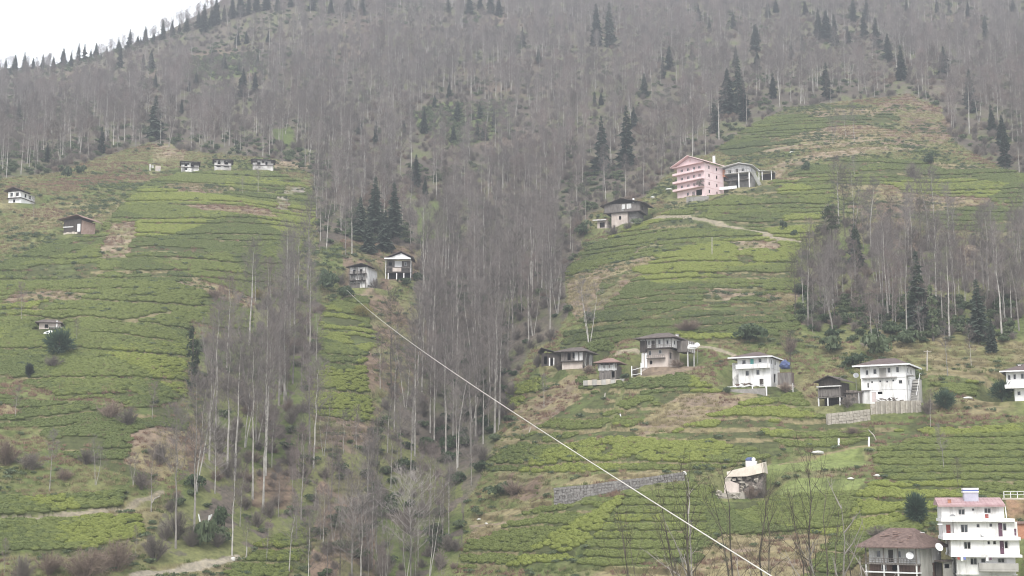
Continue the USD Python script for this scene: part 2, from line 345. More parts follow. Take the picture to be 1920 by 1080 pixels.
def build_ground():
    rows = np.concatenate([np.geomspace(2, 186, 40)[:-1], slope_range(np.arange(1130, 20, -1.6)), np.arange(slope_range(20) + 2.4, 880, 2.4), np.geomspace(883, 1390, 26)])
    a = np.radians(np.concatenate([np.linspace(-70, -21.5, 24)[:-1], np.linspace(-21.5, 21.5, 780), np.linspace(21.5, 70, 24)[1:]]))
    R, A = np.meshgrid(rows, a, indexing='ij')
    x, y = R * np.sin(A), R * np.cos(A)
    sh = x.shape
    x, y = x.ravel(), y.ravel()
    far = np.clip(np.abs(A.ravel()) > .6, 0, 1)
    z = ground(x, y)
    u, v, zb, dep = image_xy(x, y)
    fid = field_of(u, v)
    t, ph, show, lev = terrace(x, y, zb, fid)
    N1, N2, N3 = n2(x, y, 14, 41), n2(x, y, 3.5, 42), n2(x, y, 40, 43)
    mix = lambda a, b, t: np.asarray(a) * (1 - t[:, None]) + np.asarray(b) * t[:, None]
    col = mix(C_ROUGH, C_ROUGH2, smooth(.35, .65, N2))
    col = mix(col, C_DRY, smooth(.52, .70, N1) * .7)
    band = smooth(.55, .8, n2(x / 4, lev * 9.0, 9, 44))
    col = mix(col, C_RED, band * smooth(.45, .6, N3) * .8)
    N4 = n2(x, y, 1.7, 46)
    col = col * (.72 + .56 * N4[:, None])
    wood = np.zeros(x.shape, bool)
    for p, d in FOREST:
        wood |= inside(p, u, v)
    glade = np.zeros(x.shape, bool)
    for p in GLADES:
        glade |= inside(p, u, v)
    lowg = (inside(FOREST[1][0], u, v) | inside([(560, 780), (705, 780), (870, 900), (850, 1130), (540, 1130)], u, v) | inside(FOREST[2][0], u, v))
    fl = mix(C_FLOOR, C_FLOOR2, smooth(.3, .7, N1))
    fl = mix(fl, C_RED, smooth(.58, .7, N3) * .5)
    fl = mix(fl, C_ROUGH, smooth(.45, .65, N1 * .5 + N2 * .5) * .75)
    fl = np.where((lowg & (N2 > .42))[:, None], mix(C_ROUGH, C_ROUGH2, smooth(.4, .6, N1)), fl)
    col = np.where(wood[:, None], fl, col)
    col = np.where(glade[:, None], mix((.11, .13, .06), C_GREEN, N1), col)
    tea = fid >= 0
    col = np.where(tea[:, None], mix(C_TEASOIL, C_ROUGH, smooth(.5, .7, N2)), col)
    fallow = tea & ~ROWS[fid] & ~CARPET[fid] & (plot_of(x, y) > .91)
    col = np.where(fallow[:, None], mix(C_BROWN, C_DRY, smooth(.4, .6, N2)), col)
    bare = tea & (show > .3) & (ph > .84) & (N1 + .25 * N2 > .58)
    col = np.where(bare[:, None], np.asarray(C_DRY) * .9, col)
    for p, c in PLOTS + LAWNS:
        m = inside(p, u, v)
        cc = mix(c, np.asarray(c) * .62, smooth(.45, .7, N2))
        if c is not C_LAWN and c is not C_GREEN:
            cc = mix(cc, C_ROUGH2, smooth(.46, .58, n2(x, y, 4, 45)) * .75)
            cc = np.where(((ph > .82) & (show > .3))[:, None], cc * np.array([.62, .6, .58]), cc)  # dark riser bands: shade on the steps put into the plot colour
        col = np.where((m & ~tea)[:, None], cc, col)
    for line, w, c in PATHS:
        m = near_line(line, u, v, w * (0.75 + .5 * N2))
        col = np.where(m[:, None], mix(c, np.asarray(c) * .75, N2), col)
    i, j = np.meshgrid(np.arange(sh[0] - 1), np.arange(sh[1] - 1), indexing='ij')
    q = np.stack([i * sh[1] + j, i * sh[1] + j + 1, (i + 1) * sh[1] + j + 1, (i + 1) * sh[1] + j], -1).reshape(-1, 4)
    q = q[:, ::-1]
    m = UsdGeom.Mesh.Define(stage, '/World/hillside')
    P = np.stack([x, y, z], 1).astype(np.float32)
    m.CreatePointsAttr(Vt.Vec3fArray.FromNumpy(P))
    m.CreateFaceVertexCountsAttr(Vt.IntArray.FromNumpy(np.full(len(q), 4, np.int32)))
    m.CreateFaceVertexIndicesAttr(Vt.IntArray.FromNumpy(q.astype(np.int32).ravel()))
    m.CreateSubdivisionSchemeAttr('none')
    UsdGeom.PrimvarsAPI(m).CreatePrimvar('land', Sdf.ValueTypeNames.Color3fArray, 'vertex').Set(Vt.Vec3fArray.FromNumpy(col.astype(np.float32)))
    UsdShade.MaterialBindingAPI.Apply(m.GetPrim()).Bind(M['ground'])
    setd(m.GetPrim(), kind='structure')

# ------------------------------------------------------------------ materials
M = {}
def mat(name, nodes, links, surface='p.BSDF'):
    M[name] = usdkit.material(stage, '/World/Looks/' + name, nodes, links, surface=surface)
    return M[name]
mat('ground', {'a': ('attribute', {'attribute': 'land'}), 'g': ('geometry', {}),
    'n': ('noise_texture', {'scale': 1.1, 'detail': 6, 'roughness': .7}), 'r': ('rgb_ramp', {'ramp': [(.28, (.5, .5, .48)), (.5, (1, 1, 1)), (.75, (1.45, 1.4, 1.3))]}),
    'm': ('mix_color', {'blend_type': 'multiply', 'fac': 1.0, 'use_clamp': False}), 'b': ('bump', {'strength': .6, 'distance': .25}),
    'p': ('principled_bsdf', {'roughness': .95, 'specular_ior_level': .1})},
    [('g.position', 'n.vector'), ('n.fac', 'r.fac'), ('a.color', 'm.a'), ('r.color', 'm.b'), ('m.result', 'p.base_color'), ('n.fac', 'b.height'), ('b.normal', 'p.normal')])
def leafy(name, dark, light, trans=.3, rough=.6, scale=2.5, vary=.6):
    """Leaves: a colour that varies from plant to plant and within the plant, some light through them."""
    mid = [(a + b) / 2 for a, b in zip(dark, light)]
    mat(name, {'o': ('object_info', {}), 'g': ('geometry', {}), 'n': ('noise_texture', {'scale': scale, 'detail': 3}), 'add': ('math', {'math_type': 'multiply_add', 'value2': .55, 'value3': 0}), 
        's': ('math', {'math_type': 'multiply_add', 'value2': vary, 'value3': .25 - vary * .5}), 'i': ('math', {'math_type': 'add'}),
        'r': ('rgb_ramp', {'ramp': [(0.1, dark), (.5, mid), (.9, light)]}), 'p': ('principled_bsdf', {'roughness': rough, 'specular_ior_level': .3}), 't': ('translucent_bsdf', {}), 'x': ('mix_closure', {'fac': trans})},
        [('g.position', 'n.vector'), ('n.fac', 'add.value1'), ('o.random', 's.value1'), ('add.value', 'i.value1'), ('s.value', 'i.value2'), ('i.value', 'r.fac'), ('r.color', 'p.base_color'), ('r.color', 't.color'), ('p.BSDF', 'x.closure1'), ('t.BSDF', 'x.closure2')], 'x.closure')
def varied(name, c1, c2, rough=.9):
    mat(name, {'o': ('object_info', {}), 'r': ('rgb_ramp', {'ramp': [(0, c1), (1, c2)]}), 'p': ('principled_bsdf', {'roughness': rough, 'specular_ior_level': .15})}, [('o.random', 'r.fac'), ('r.color', 'p.base_color')])
def surf(name, c1, c2, scale=3.0, rough=.8, bump=0.0, stretch=(1, 1, 1), spec=.3, lo=.35, hi=.68, metallic=0.):
    """A weathered surface: two tones mixed by noise in world space."""
    mat(name, {'g': ('geometry', {}), 'mp': ('mapping', {'scale': stretch}), 'n': ('noise_texture', {'scale': scale, 'detail': 6, 'roughness': .65}), 'r': ('rgb_ramp', {'ramp': [(lo, c1), (hi, c2)]}),
        'b': ('bump', {'strength': bump, 'distance': .05}), 'p': ('principled_bsdf', {'roughness': rough, 'specular_ior_level': spec, 'metallic': metallic})},
        [('g.position', 'mp.vector'), ('mp.vector', 'n.vector'), ('n.fac', 'r.fac'), ('r.color', 'p.base_color')] + ([('n.fac', 'b.height'), ('b.normal', 'p.normal')] if bump else []))
# plants
for i, (d, l) in enumerate([((.066, .088, .030), (.115, .140, .050)), ((.092, .119, .034), (.150, .180, .057)), ((.124, .153, .040), (.192, .222, .064)), ((.160, .190, .038), (.243, .272, .063))]):
    leafy('tea_%s' % ('dark', 'mid', 'light', 'bright')[i], d, l, .25, .6, 1.2, .25)
leafy('conifer', (.032, .045, .035), (.075, .095, .068), .15, .7, 1.0)
leafy('evergreen', (.03, .05, .025), (.075, .105, .05), .25, .5, 1.0)
leafy('round_conifer', (.03, .055, .036), (.07, .105, .066), .2, .6, 1.0)
leafy('rhododendron', (.06, .085, .042), (.125, .155, .078), .25, .5, 1.0)
leafy('yellow_twig', (.22, .19, .07), (.34, .29, .11), .2, .8, 1.0)
leafy('dry_grass', (.18, .152, .08), (.32, .27, .155), .3, .9, 1.0)
leafy('green_grass', (.085, .11, .035), (.16, .185, .065), .3, .9, 1.0)
leafy('bracken', (.15, .098, .07), (.26, .17, .12), .2, .9, 1.0)
leafy('scrub', (.125, .107, .09), (.215, .185, .16), .1, .9, 1.0)
leafy('scrub_brown', (.16, .12, .095), (.26, .2, .16), .1, .9, 1.0)
leafy('ivy', (.022, .036, .018), (.05, .07, .03), .2, .5, 1.0)
varied('twigs', (.112, .097, .089), (.205, .18, .167))
varied('twigs_brown', (.135, .107, .096), (.215, .174, .16))
varied('twigs_pale', (.25, .222, .205), (.34, .31, .29))
varied('twigs_dark', (.07, .06, .05), (.12, .10, .085))
varied('twigs_near', (.05, .041, .031), (.10, .082, .062))
mat('bark_pale', {'o': ('object_info', {}), 'r': ('rgb_ramp', {'ramp': [(0, (.23, .21, .19)), (.5, (.39, .365, .33)), (1, (.50, .475, .435))]}), 'g': ('geometry', {}), 'n': ('noise_texture', {'scale': 1.5, 'detail': 3}), 'rr': ('rgb_ramp', {'ramp': [(.3, (.6, .6, .6)), (.65, (1, 1, 1))]}), 'm': ('mix_color', {'blend_type': 'multiply', 'fac': 1}), 'p': ('principled_bsdf', {'roughness': .9, 'specular_ior_level': .15})},
    [('o.random', 'r.fac'), ('g.position', 'n.vector'), ('n.fac', 'rr.fac'), ('r.color', 'm.a'), ('rr.color', 'm.b'), ('m.result', 'p.base_color')])
surf('bark_dark', (.06, .05, .042), (.13, .11, .092), 2.0, .95)
surf('bark_near', (.05, .042, .032), (.20, .172, .13), .5, .95, 0, (1, 1, .6), .3, .45, .8)
# building stuff
surf('hut_plaster', (.26, .245, .23), (.58, .56, .54), .9, .9, 0, (1, 1, .4), .3, .35, .6)
surf('white_plaster', (.40, .385, .36), (.78, .77, .76), .75, .85, 0, (1, 1, .22), .3, .30, .50)
surf('old_plaster', (.24, .23, .215), (.72, .70, .68), .8, .9, 0, (1, 1, .5), .3, .42, .58)
surf('cream_plaster', (.44, .37, .33), (.60, .53, .48), .8, .9, 0, (1, 1, .4))
surf('pink_paint', (.66, .50, .50), (.76, .61, .61), .5, .8, 0, (1, 1, .35))
surf('pink_trim', (.66, .47, .46), (.75, .56, .55), .5, .8)
surf('concrete', (.26, .25, .23), (.45, .43, .40), .7, .9, .3, (1, 1, .3))
surf('pale_concrete', (.38, .335, .275), (.56, .50, .425), .6, .9, .2, (1, 1, .5))
surf('grey_block', (.20, .19, .175), (.32, .30, .28), 1.2, .95, .3)
surf('wall_grey', (.22, .20, .17), (.37, .34, .29), 1.0, .95, .3, (1, 1, .4))
surf('tan_stone', (.26, .235, .195), (.46, .42, .36), 2.0, .95, .5)
surf('rubble', (.12, .11, .105), (.31, .295, .28), 3.2, .95, 1.0)
surf('dark_wood', (.04, .032, .028), (.10, .085, .075), 2.0, .9, 0, (3, 3, .3))
surf('grey_wood', (.085, .075, .068), (.26, .235, .215), 2.2, .9, 0, (4, 4, .25))
surf('brown_wood', (.10, .062, .05), (.19, .125, .10), 2.0, .9, 0, (3, 3, .3))
surf('white_boards', (.46, .45, .44), (.74, .73, .72), 2.2, .85, 0, (4, 4, .25))
surf('tile_roof', (.085, .057, .048), (.19, .132, .113), 2.4, .9, .4)
surf('brown_roof', (.085, .062, .058), (.14, .105, .098), 1.2, .85, .2)
surf('red_roof', (.32, .19, .195), (.46, .33, .33), .7, .6)
surf('old_roof', (.055, .044, .039), (.16, .132, .118), 1.6, .9, .4)
surf('rust_roof', (.17, .105, .09), (.30, .20, .17), 1.2, .8, .2)
surf('light_roof', (.48, .47, .45), (.70, .69, .67), .8, .6)
surf('brick', (.34, .155, .095), (.46, .23, .15), 2.0, .9)
surf('pale_brick', (.36, .24, .19), (.50, .37, .31), 1.2, .9)
surf('white_paint', (.70, .70, .70), (.80, .80, .80), 1.0, .5)
surf('frame_paint', (.45, .44, .43), (.62, .61, .60), 1.0, .5)
surf('lilac_paint', (.38, .38, .46), (.48, .48, .55), 1.0, .6)
surf('blue_paint', (.10, .14, .42), (.16, .20, .50), 1.0, .5)
surf('blue_tarp', (.045, .06, .14), (.10, .13, .25), 1.5, .5, .4)
surf('teal_paint', (.08, .36, .33), (.13, .44, .40), 1.0, .5)
surf('red_door', (.26, .055, .045), (.36, .09, .07), 1.0, .5)
surf('plum_door', (.075, .035, .06), (.13, .06, .09), 1.0, .5)
surf('pale_door', (.5, .42, .41), (.62, .54, .53), 1.0, .6)
surf('rock', (.42, .41, .38), (.66, .65, .61), 1.2, .9, .5)
surf('white_sheet', (.72, .72, .70), (.82, .82, .80), 1.0, .5)
surf('dish', (.62, .62, .63), (.74, .74, .74), 1.0, .4)
surf('dish_grey', (.22, .22, .23), (.32, .32, .32), 1.0, .5)
surf('scrap', (.05, .045, .04), (.26, .22, .19), 2.5, .9, .5)
surf('cable', (.42, .40, .37), (.58, .56, .52), .2, .5)
surf('pole_wood', (.33, .30, .26), (.50, .46, .41), .8, .9)
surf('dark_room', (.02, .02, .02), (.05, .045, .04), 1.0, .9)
mat('pane', {'f': ('fresnel', {'IOR': 1.5}), 't': ('transparent_bsdf', {'color': (.55, .57, .58)}), 'g': ('glossy_bsdf', {'roughness': .03, 'color': (.9, .9, .9)}), 'x': ('mix_closure', {})}, [('f.fac', 'x.fac'), ('t.BSDF', 'x.closure1'), ('g.BSDF', 'x.closure2')], 'x.closure')

# ------------------------------------------------------------------ plants
stage.CreateClassPrim('/World/plant_kinds')
KINDS = {}
def kind(name, **parts):
    path = '/World/plant_kinds/' + name
    UsdGeom.Xform.Define(stage, path)
    for p, (mesh, m) in parts.items():
        usdkit.mesh(stage, path + '/' + p, mesh, m)
    KINDS[name] = path

def unit(v):
    return v / (np.linalg.norm(v, axis=-1, keepdims=True) + 1e-12)
def slivers(a, d, length, width, rng):
    """Thin triangles: twigs that start at a and run along d."""
    s = unit(np.cross(d, rng.normal(size=d.shape)))
    n = len(a)
    v = np.stack([a - s * width[:, None] / 2, a + s * width[:, None] / 2, a + d * length[:, None]], 1).reshape(-1, 3)
    return v, np.arange(3 * n).reshape(-1, 3)
def bare_tree(seed, H, spread=.2, start=.35, nb=44, stems=1, lean=0., r0=None, twig=.034, up=.9, sub=6, tw=5, bmin=.016):
    rng = np.random.default_rng(seed)
    trunk, crown = MB(), MB()
    r0 = r0 or H * .0088
    stemlist = []
    for s in range(stems):
        n = 9
        a = rng.uniform(0, 2 * np.pi)
        drift = np.cumsum(rng.normal(0, .011 * H, (n, 2)), 0) * np.linspace(0, 1, n)[:, None]
        if stems > 1:
            drift += np.array([math.cos(a + s * 2.2), math.sin(a + s * 2.2)]) * np.linspace(0, 1, n)[:, None] ** .8 * H * rng.uniform(.08, .17)
        drift[:, 0] += lean * H * np.linspace(0, 1, n) ** 1.3
        hh = H * (1 if s == 0 else rng.uniform(.75, .97))
        z = np.linspace(0, hh, n)
        pts = np.column_stack([drift, z])
        pts[0, 2] = -1.5
        rad = r0 * (1 if stems == 1 else .75) * (1 - np.linspace(0, 1, n) ** 1.1 * .93)
        rad[0] *= 1.25
        trunk.tube(pts, rad, 6)
        stemlist.append((pts, rad, hh))
    for k in range(nb):
        pts, rad, hh = stemlist[k % stems]
        t = start + (1 - start) * ((k + rng.uniform(0, .9)) / nb) ** .9
        t = min(t, .985)
        p0 = np.array([np.interp(t, np.linspace(0, 1, len(pts)), pts[:, c]) for c in range(3)])
        rr = np.interp(t, np.linspace(0, 1, len(pts)), rad)
        az = k * 2.399 + rng.normal(0, .4)
        q = (t - start) / (1 - start)
        L = H * spread * (.45 + .9 * math.sin(math.pi * min(1, .25 + .72 * q))) * rng.uniform(.6, 1.2)
        el = rng.uniform(.35, .8) * up + .35 * q
        d = np.array([math.cos(az) * math.cos(el), math.sin(az) * math.cos(el), math.sin(el)])
        b = [p0]
        for s in range(3):
            d = unit(d + rng.normal(0, .13, 3) + np.array([0, 0, .16]))
            b.append(b[-1] + d * L / 3)
        b = np.array(b)
        br = max(bmin, rr * .42) * np.array([1, .7, .45, .2])
        crown.tube(b, br, 3)
        # side branches and twigs
        tt = rng.uniform(.25, 1, sub)
        sp = np.stack([np.interp(tt, np.linspace(0, 1, 4), b[:, c]) for c in range(3)], 1)
        sd = unit(unit(b[-1] - b[0]) + rng.normal(0, .55, (sub, 3)) + np.array([0, 0, .25]))
        sl = L * rng.uniform(.22, .45, sub)
        for p, dd, l in zip(sp, sd, sl):
            crown.tube(np.array([p, p + dd * l]), np.array([br[2] * .7, .008]), 3)
        m = sub * tw
        base_i = np.repeat(np.arange(sub), tw)
        f = rng.uniform(.15, 1.0, m)
        a = sp[base_i] + sd[base_i] * (sl[base_i] * f)[:, None]
        td = unit(sd[base_i] + rng.normal(0, .6, (m, 3)) + np.array([0, 0, .3]))
        crown.add(*slivers(a, td, rng.uniform(.04, .085, m) * H * .7 + .25, np.full(m, twig) * rng.uniform(.7, 1.3, m), rng))
    return trunk.get(), crown.get()
def conifer(seed, H, width=.19, droop=.35, ragged=.25, low=.1, whorls=26, per=8):
    rng = np.random.default_rng(seed)
    trunk, crown = MB(), MB()
    trunk.tube([(0, 0, -1.5), (0, 0, H * .5), (0, 0, H * .97)], [H * .013, H * .009, .02], 6)
    for w in range(whorls):
        t = low + (1 - low) * (w / whorls) ** .92
        z = H * t
        R = H * width * (1 - t) ** .85 * (1.05 if t > low + .1 else .85) + .12
        for k in range(per):
            az = k * 2 * np.pi / per + w * 1.1 + rng.normal(0, .25)
            L = R * rng.uniform(1 - ragged * 1.6, 1 + ragged)
            d = np.array([math.cos(az), math.sin(az), 0])
            s = np.array([-d[1], d[0], 0])
            zz = z + rng.normal(0, H * .008)
            wd = L * .26 + .1
            p0 = np.array([0, 0, zz]); p1 = d * L * .55 + [0, 0, zz - L * droop * .35]; p2 = d * L + [0, 0, zz - L * droop]
            v = [p0, p1 - s * wd, p1 + s * wd, p2, p1 - [0, 0, wd * 1.5]]
            crown.add(v, [(0, 1, 2), (1, 3, 2), (0, 4, 3)])
            m = 5
            f = rng.uniform(.3, 1, m)
            c = d * (L * f)[:, None] + np.array([0, 0, zz]) - np.array([0, 0, 1]) * (L * droop * f)[:, None]
            e = unit(rng.normal(0, 1, (m, 3)) * [1, 1, .5] + d * .8 + [0, 0, -.35])
            crown.add(*slivers(c, e, np.full(m, .30 * L + .22), np.full(m, .10 * L + .12), rng))
    n = 24
    crown.add(*slivers(np.tile([0, 0, H * .9], (n, 1)) + rng.normal(0, .05, (n, 3)), unit(rng.normal(0, .6, (n, 3)) + [0, 0, .9]), np.full(n, H * .07), np.full(n, .18), rng))
    return trunk.get(), crown.get()
def leaf_mass(seed, R, H, n=500, leaf=.3, lumps=7, flat=.5, base_z=0.0):
    """Leaves spread through several lumps that together make an uneven bush."""
    rng = np.random.default_rng(seed)
    m = MB()
    cs = np.column_stack([rng.uniform(-.55, .55, (lumps, 2)) * R, rng.uniform(.3, .75, lumps) * H])
    rs = rng.uniform(.38, .62, lumps)
    k = rng.integers(0, lumps, n)
    d = unit(rng.normal(0, 1, (n, 3)))
    d[:, 2] = np.abs(d[:, 2]) * .9 - .25
    rad = rng.uniform(.7, 1.0, n) ** .6
    p = cs[k] + d * (rs[k] * rad)[:, None] * np.array([R, R, H * .6])
    p[:, 2] = np.maximum(p[:, 2], .03 * H) + base_z
    nn = unit(d + rng.normal(0, .55, (n, 3)))
    a = unit(np.cross(nn, rng.normal(0, 1, (n, 3))))
    b = np.cross(nn, a)
    s = leaf * rng.uniform(.6, 1.3, n)[:, None]
    v = np.stack([p - a * s, p - b * s * flat, p + a * s, p + b * s * flat], 1).reshape(-1, 3)
    q = np.arange(4 * n).reshape(-1, 4)
    m.add(v, q)
    return m.get()
def tea_bush(seed, n=64):
    rng = np.random.default_rng(seed)
    d = unit(rng.normal(0, 1, (n, 3))); d[:, 2] = np.abs(d[:, 2])
    p = d * np.array([.62, .62, .36]) * rng.uniform(.88, 1.05, (n, 1)) + [0, 0, .26]
    nn = unit(d * [1, 1, 1.3] + rng.normal(0, .4, (n, 3)))
    a = unit(np.cross(nn, rng.normal(0, 1, (n, 3)))); b = np.cross(nn, a)
    s = rng.uniform(.09, .18, n)[:, None]
    v = np.stack([p - a * s, p - b * s * .7, p + a * s, p + b * s * .7], 1).reshape(-1, 3)
    m = MB(); m.add(v, np.arange(4 * n).reshape(-1, 4))
    dome = trimesh.creation.icosphere(1, 1.0)
    vv = dome.vertices * [.60, .60, .34] * rng.uniform(.9, 1.08, (len(dome.vertices), 1)) + [0, 0, .22]
    m.add(vv, dome.faces)
    return m.get()
def tuft(seed, n=36, h=.8, r=.5, wid=.07):
    rng = np.random.default_rng(seed)
    a = np.column_stack([rng.normal(0, r * .5, (n, 2)), np.full(n, -.05)])
    d = unit(np.column_stack([rng.normal(0, .5, (n, 2)), np.full(n, .8)]))
    m = MB(); m.add(*slivers(a, d, rng.uniform(.5, 1.1, n) * h, np.full(n, wid), rng))
    return m.get()
def twig_bush(seed, R, H, n=420, wid=.03):
    rng = np.random.default_rng(seed)
    m = MB()
    k = 44
    az = rng.uniform(0, 2 * np.pi, k); el = rng.uniform(.5, 1.45, k)
    d = np.column_stack([np.cos(az) * np.cos(el), np.sin(az) * np.cos(el), np.sin(el)])
    L = rng.uniform(.6, 1.0, k)
    tip = d * L[:, None] * [R * 1.3, R * 1.3, H]
    for i in range(k):
        m.tube(np.array([[0, 0, -.3], tip[i] * .55 + rng.normal(0, .08, 3) * R, tip[i]]), [.022, .014, .005], 3)
    i = rng.integers(0, k, n)
    f = rng.uniform(.3, 1.0, n)
    a = tip[i] * f[:, None]
    dd = unit(d[i] + rng.normal(0, .6, (n, 3)))
    m.add(*slivers(a, dd, rng.uniform(.2, .5, n) * R * .8 + .15, np.full(n, wid), rng))
    return m.get()

BARE = {}     # kind name -> (look, height)
def add_bare(name, look, H, crown_mat='twigs', bark='bark_pale', **kw):
    t, c = bare_tree(sum(map(ord, name)) * 13 % 9973, H, **kw)
    kind(name, trunk=(t, M[bark]), crown=(c, M[crown_mat]))
    BARE[name] = (look, H)
add_bare('tall_straight_tree', 'tall straight pale bare tree', 20, spread=.15, start=.42, r0=.19, sub=6, tw=6)
add_bare('slender_tree', 'slender upright bare tree', 18, spread=.12, start=.45, nb=38, r0=.16, sub=6, tw=6)
add_bare('forked_tree', 'twin forked bare tree', 17, spread=.17, start=.3, stems=2, nb=48)
add_bare('broad_tree', 'broad crowned bare tree', 15, spread=.25, start=.28, nb=46, crown_mat='twigs')
add_bare('leaning_tree', 'leaning grey bare tree', 17, spread=.16, start=.35, lean=.13)
add_bare('brown_crown_tree', 'brown twigged bare tree', 16, spread=.2, start=.25, nb=50, crown_mat='twigs_brown')
add_bare('three_stem_tree', 'three stemmed bare tree', 14, spread=.18, start=.3, stems=3, nb=51)
add_bare('young_tree', 'young thin bare tree', 10, spread=.17, start=.2, nb=34, r0=.075, crown_mat='twigs_brown')
add_bare('dark_tree', 'dark trunked bare tree', 16, spread=.19, start=.35, bark='bark_dark', crown_mat='twigs_dark')
add_bare('spreading_tree', 'wide limbed bare tree', 13, spread=.33, start=.22, nb=44, up=.65, crown_mat='twigs_pale', bmin=.03)
add_bare('near_tall_tree', 'tall bare foreground tree', 26, spread=.15, start=.42, nb=30, crown_mat='twigs_near', bark='bark_near', r0=.25, twig=.022, sub=4, tw=2, up=1.1, bmin=.03)
add_bare('near_forked_tree', 'forked bare foreground tree', 25, spread=.17, start=.42, nb=27, stems=3, crown_mat='twigs_near', bark='bark_near', r0=.27, twig=.022, sub=4, tw=2, up=1.05, bmin=.03)
add_bare('near_pale_tree', 'pale limbed bare foreground tree', 24, spread=.2, start=.4, nb=22, stems=3, crown_mat='twigs_pale', bark='bark_pale', r0=.34, twig=.03, sub=3, tw=1, up=.8, bmin=.08)
CONIF = {'spire_conifer': (18, dict(width=.18, ragged=.35)), 'full_conifer': (18, dict(width=.24, droop=.45, ragged=.4)), 'ragged_conifer': (18, dict(width=.17, ragged=.5, whorls=20)), 'short_conifer': (11, dict(width=.25, whorls=20))}
for i, (k, (h, kw)) in enumerate(CONIF.items()):
    t, c = conifer(50 + i, h, **kw)
    kind(k, trunk=(t, M['bark_dark']), crown=(c, M['conifer']))
for i, tone in enumerate(('dark', 'mid', 'light', 'bright')):
    for j in range(3):
        kind('tea_bush_%s_%s' % (tone, 'abc'[j]), bush=(tea_bush(100 + i * 3 + j), M['tea_' + tone]))
for j in range(3):
    kind('evergreen_bush_%s' % 'abc'[j], bush=(leaf_mass(200 + j, 1.5, 1.9, 420, .22), M['evergreen']))
    kind('rhododendron_%s' % 'abc'[j], bush=(leaf_mass(210 + j, 1.3, 1.3, 340, .2), M['rhododendron']))
    kind('bare_bush_%s' % 'abc'[j], bush=(twig_bush(220 + j, 1.3, 2.2, 1900, .02), M['scrub']))
    kind('brown_bush_%s' % 'abc'[j], bush=(twig_bush(230 + j, 1.2, 1.7, 1900, .02), M['scrub_brown']))
    kind('dry_tuft_%s' % 'abc'[j], bush=(tuft(240 + j), M['dry_grass']))
    kind('green_tuft_%s' % 'abc'[j], bush=(tuft(250 + j, 40, .6, .55, .09), M['green_grass']))
    kind('bracken_tuft_%s' % 'abc'[j], bush=(tuft(260 + j, 34, .7, .6, .10), M['bracken']))
    kind('weed_%s' % 'abc'[j], bush=(leaf_mass(270 + j, .8, .6, 90, .15, 5), M['rhododendron']))

def scatter(name, label, kinds, pos, which, scale, rng, cat=None, parent='/World', turn=None):
    """Uncountable cover: one PointInstancer of the given kinds."""
    if len(pos) == 0:
        return
    path = parent + '/' + numbered(parent, name)
    pi = UsdGeom.PointInstancer.Define(stage, path)
    for k in kinds:
        x = UsdGeom.Xform.Define(stage, path + '/' + k)
        x.GetPrim().GetReferences().AddInternalReference(KINDS[k])
        pi.CreatePrototypesRel().AddTarget(x.GetPath())
    n = len(pos)
    pi.CreateProtoIndicesAttr(Vt.IntArray.FromNumpy(np.asarray(which, np.int32)))
    pi.CreatePositionsAttr(Vt.Vec3fArray.FromNumpy(np.asarray(pos, np.float32)))
    a = (rng.uniform(0, 2 * np.pi, n) if turn is None else turn) / 2
    q = np.zeros((n, 4), np.float16); q[:, 2] = np.sin(a); q[:, 3] = np.cos(a)
    pi.CreateOrientationsAttr(Vt.QuathArray.FromNumpy(q))
    pi.CreateScalesAttr(Vt.Vec3fArray.FromNumpy(np.asarray(scale, np.float32).reshape(n, -1) * np.ones((1, 3), np.float32)))
    setd(pi.GetPrim(), label, cat, None, 'stuff')
def plant(kindname, name, label, cat, pos, scale=1.0, rz=0.0, group=None, wide=None):
    wide = (1.0 if scale < 1.05 else (1.05 / scale) ** .6) if wide is None else wide
    path = '/World/' + numbered('/World', name)
    x = UsdGeom.Xform.Define(stage, path)
    x.AddTranslateOp().Set(Gf.Vec3d(*map(float, pos)))
    x.AddRotateZOp().Set(float(rz))
    x.AddScaleOp().Set(Gf.Vec3f(scale * wide, scale * wide, scale))
    x.GetPrim().GetReferences().AddInternalReference(KINDS[kindname])
    x.GetPrim().SetInstanceable(True)
    setd(x.GetPrim(), label, cat, group)

def grid_points(step, seed, d0=170, d1=900, spread=.385):
    rng = np.random.default_rng(seed)
    xs, ys = np.arange(-d1 * spread, d1 * spread, step), np.arange(d0, d1, step)
    X, Y = np.meshgrid(xs, ys, indexing='ij')
    x, y = X.ravel() + rng.uniform(-.5, .5, X.size) * step, Y.ravel() + rng.uniform(-.5, .5, X.size) * step
    k = np.abs(x) < y * spread + 8
    return x[k], y[k], rng

BUILT = []      # (x, y, radius) kept clear of plants
def clear(x, y, extra=0.0):
    ok = np.ones(x.shape, bool)
    for a, b, r in BUILT:
        ok &= np.hypot(x - a, y - b) > r + extra
    return ok

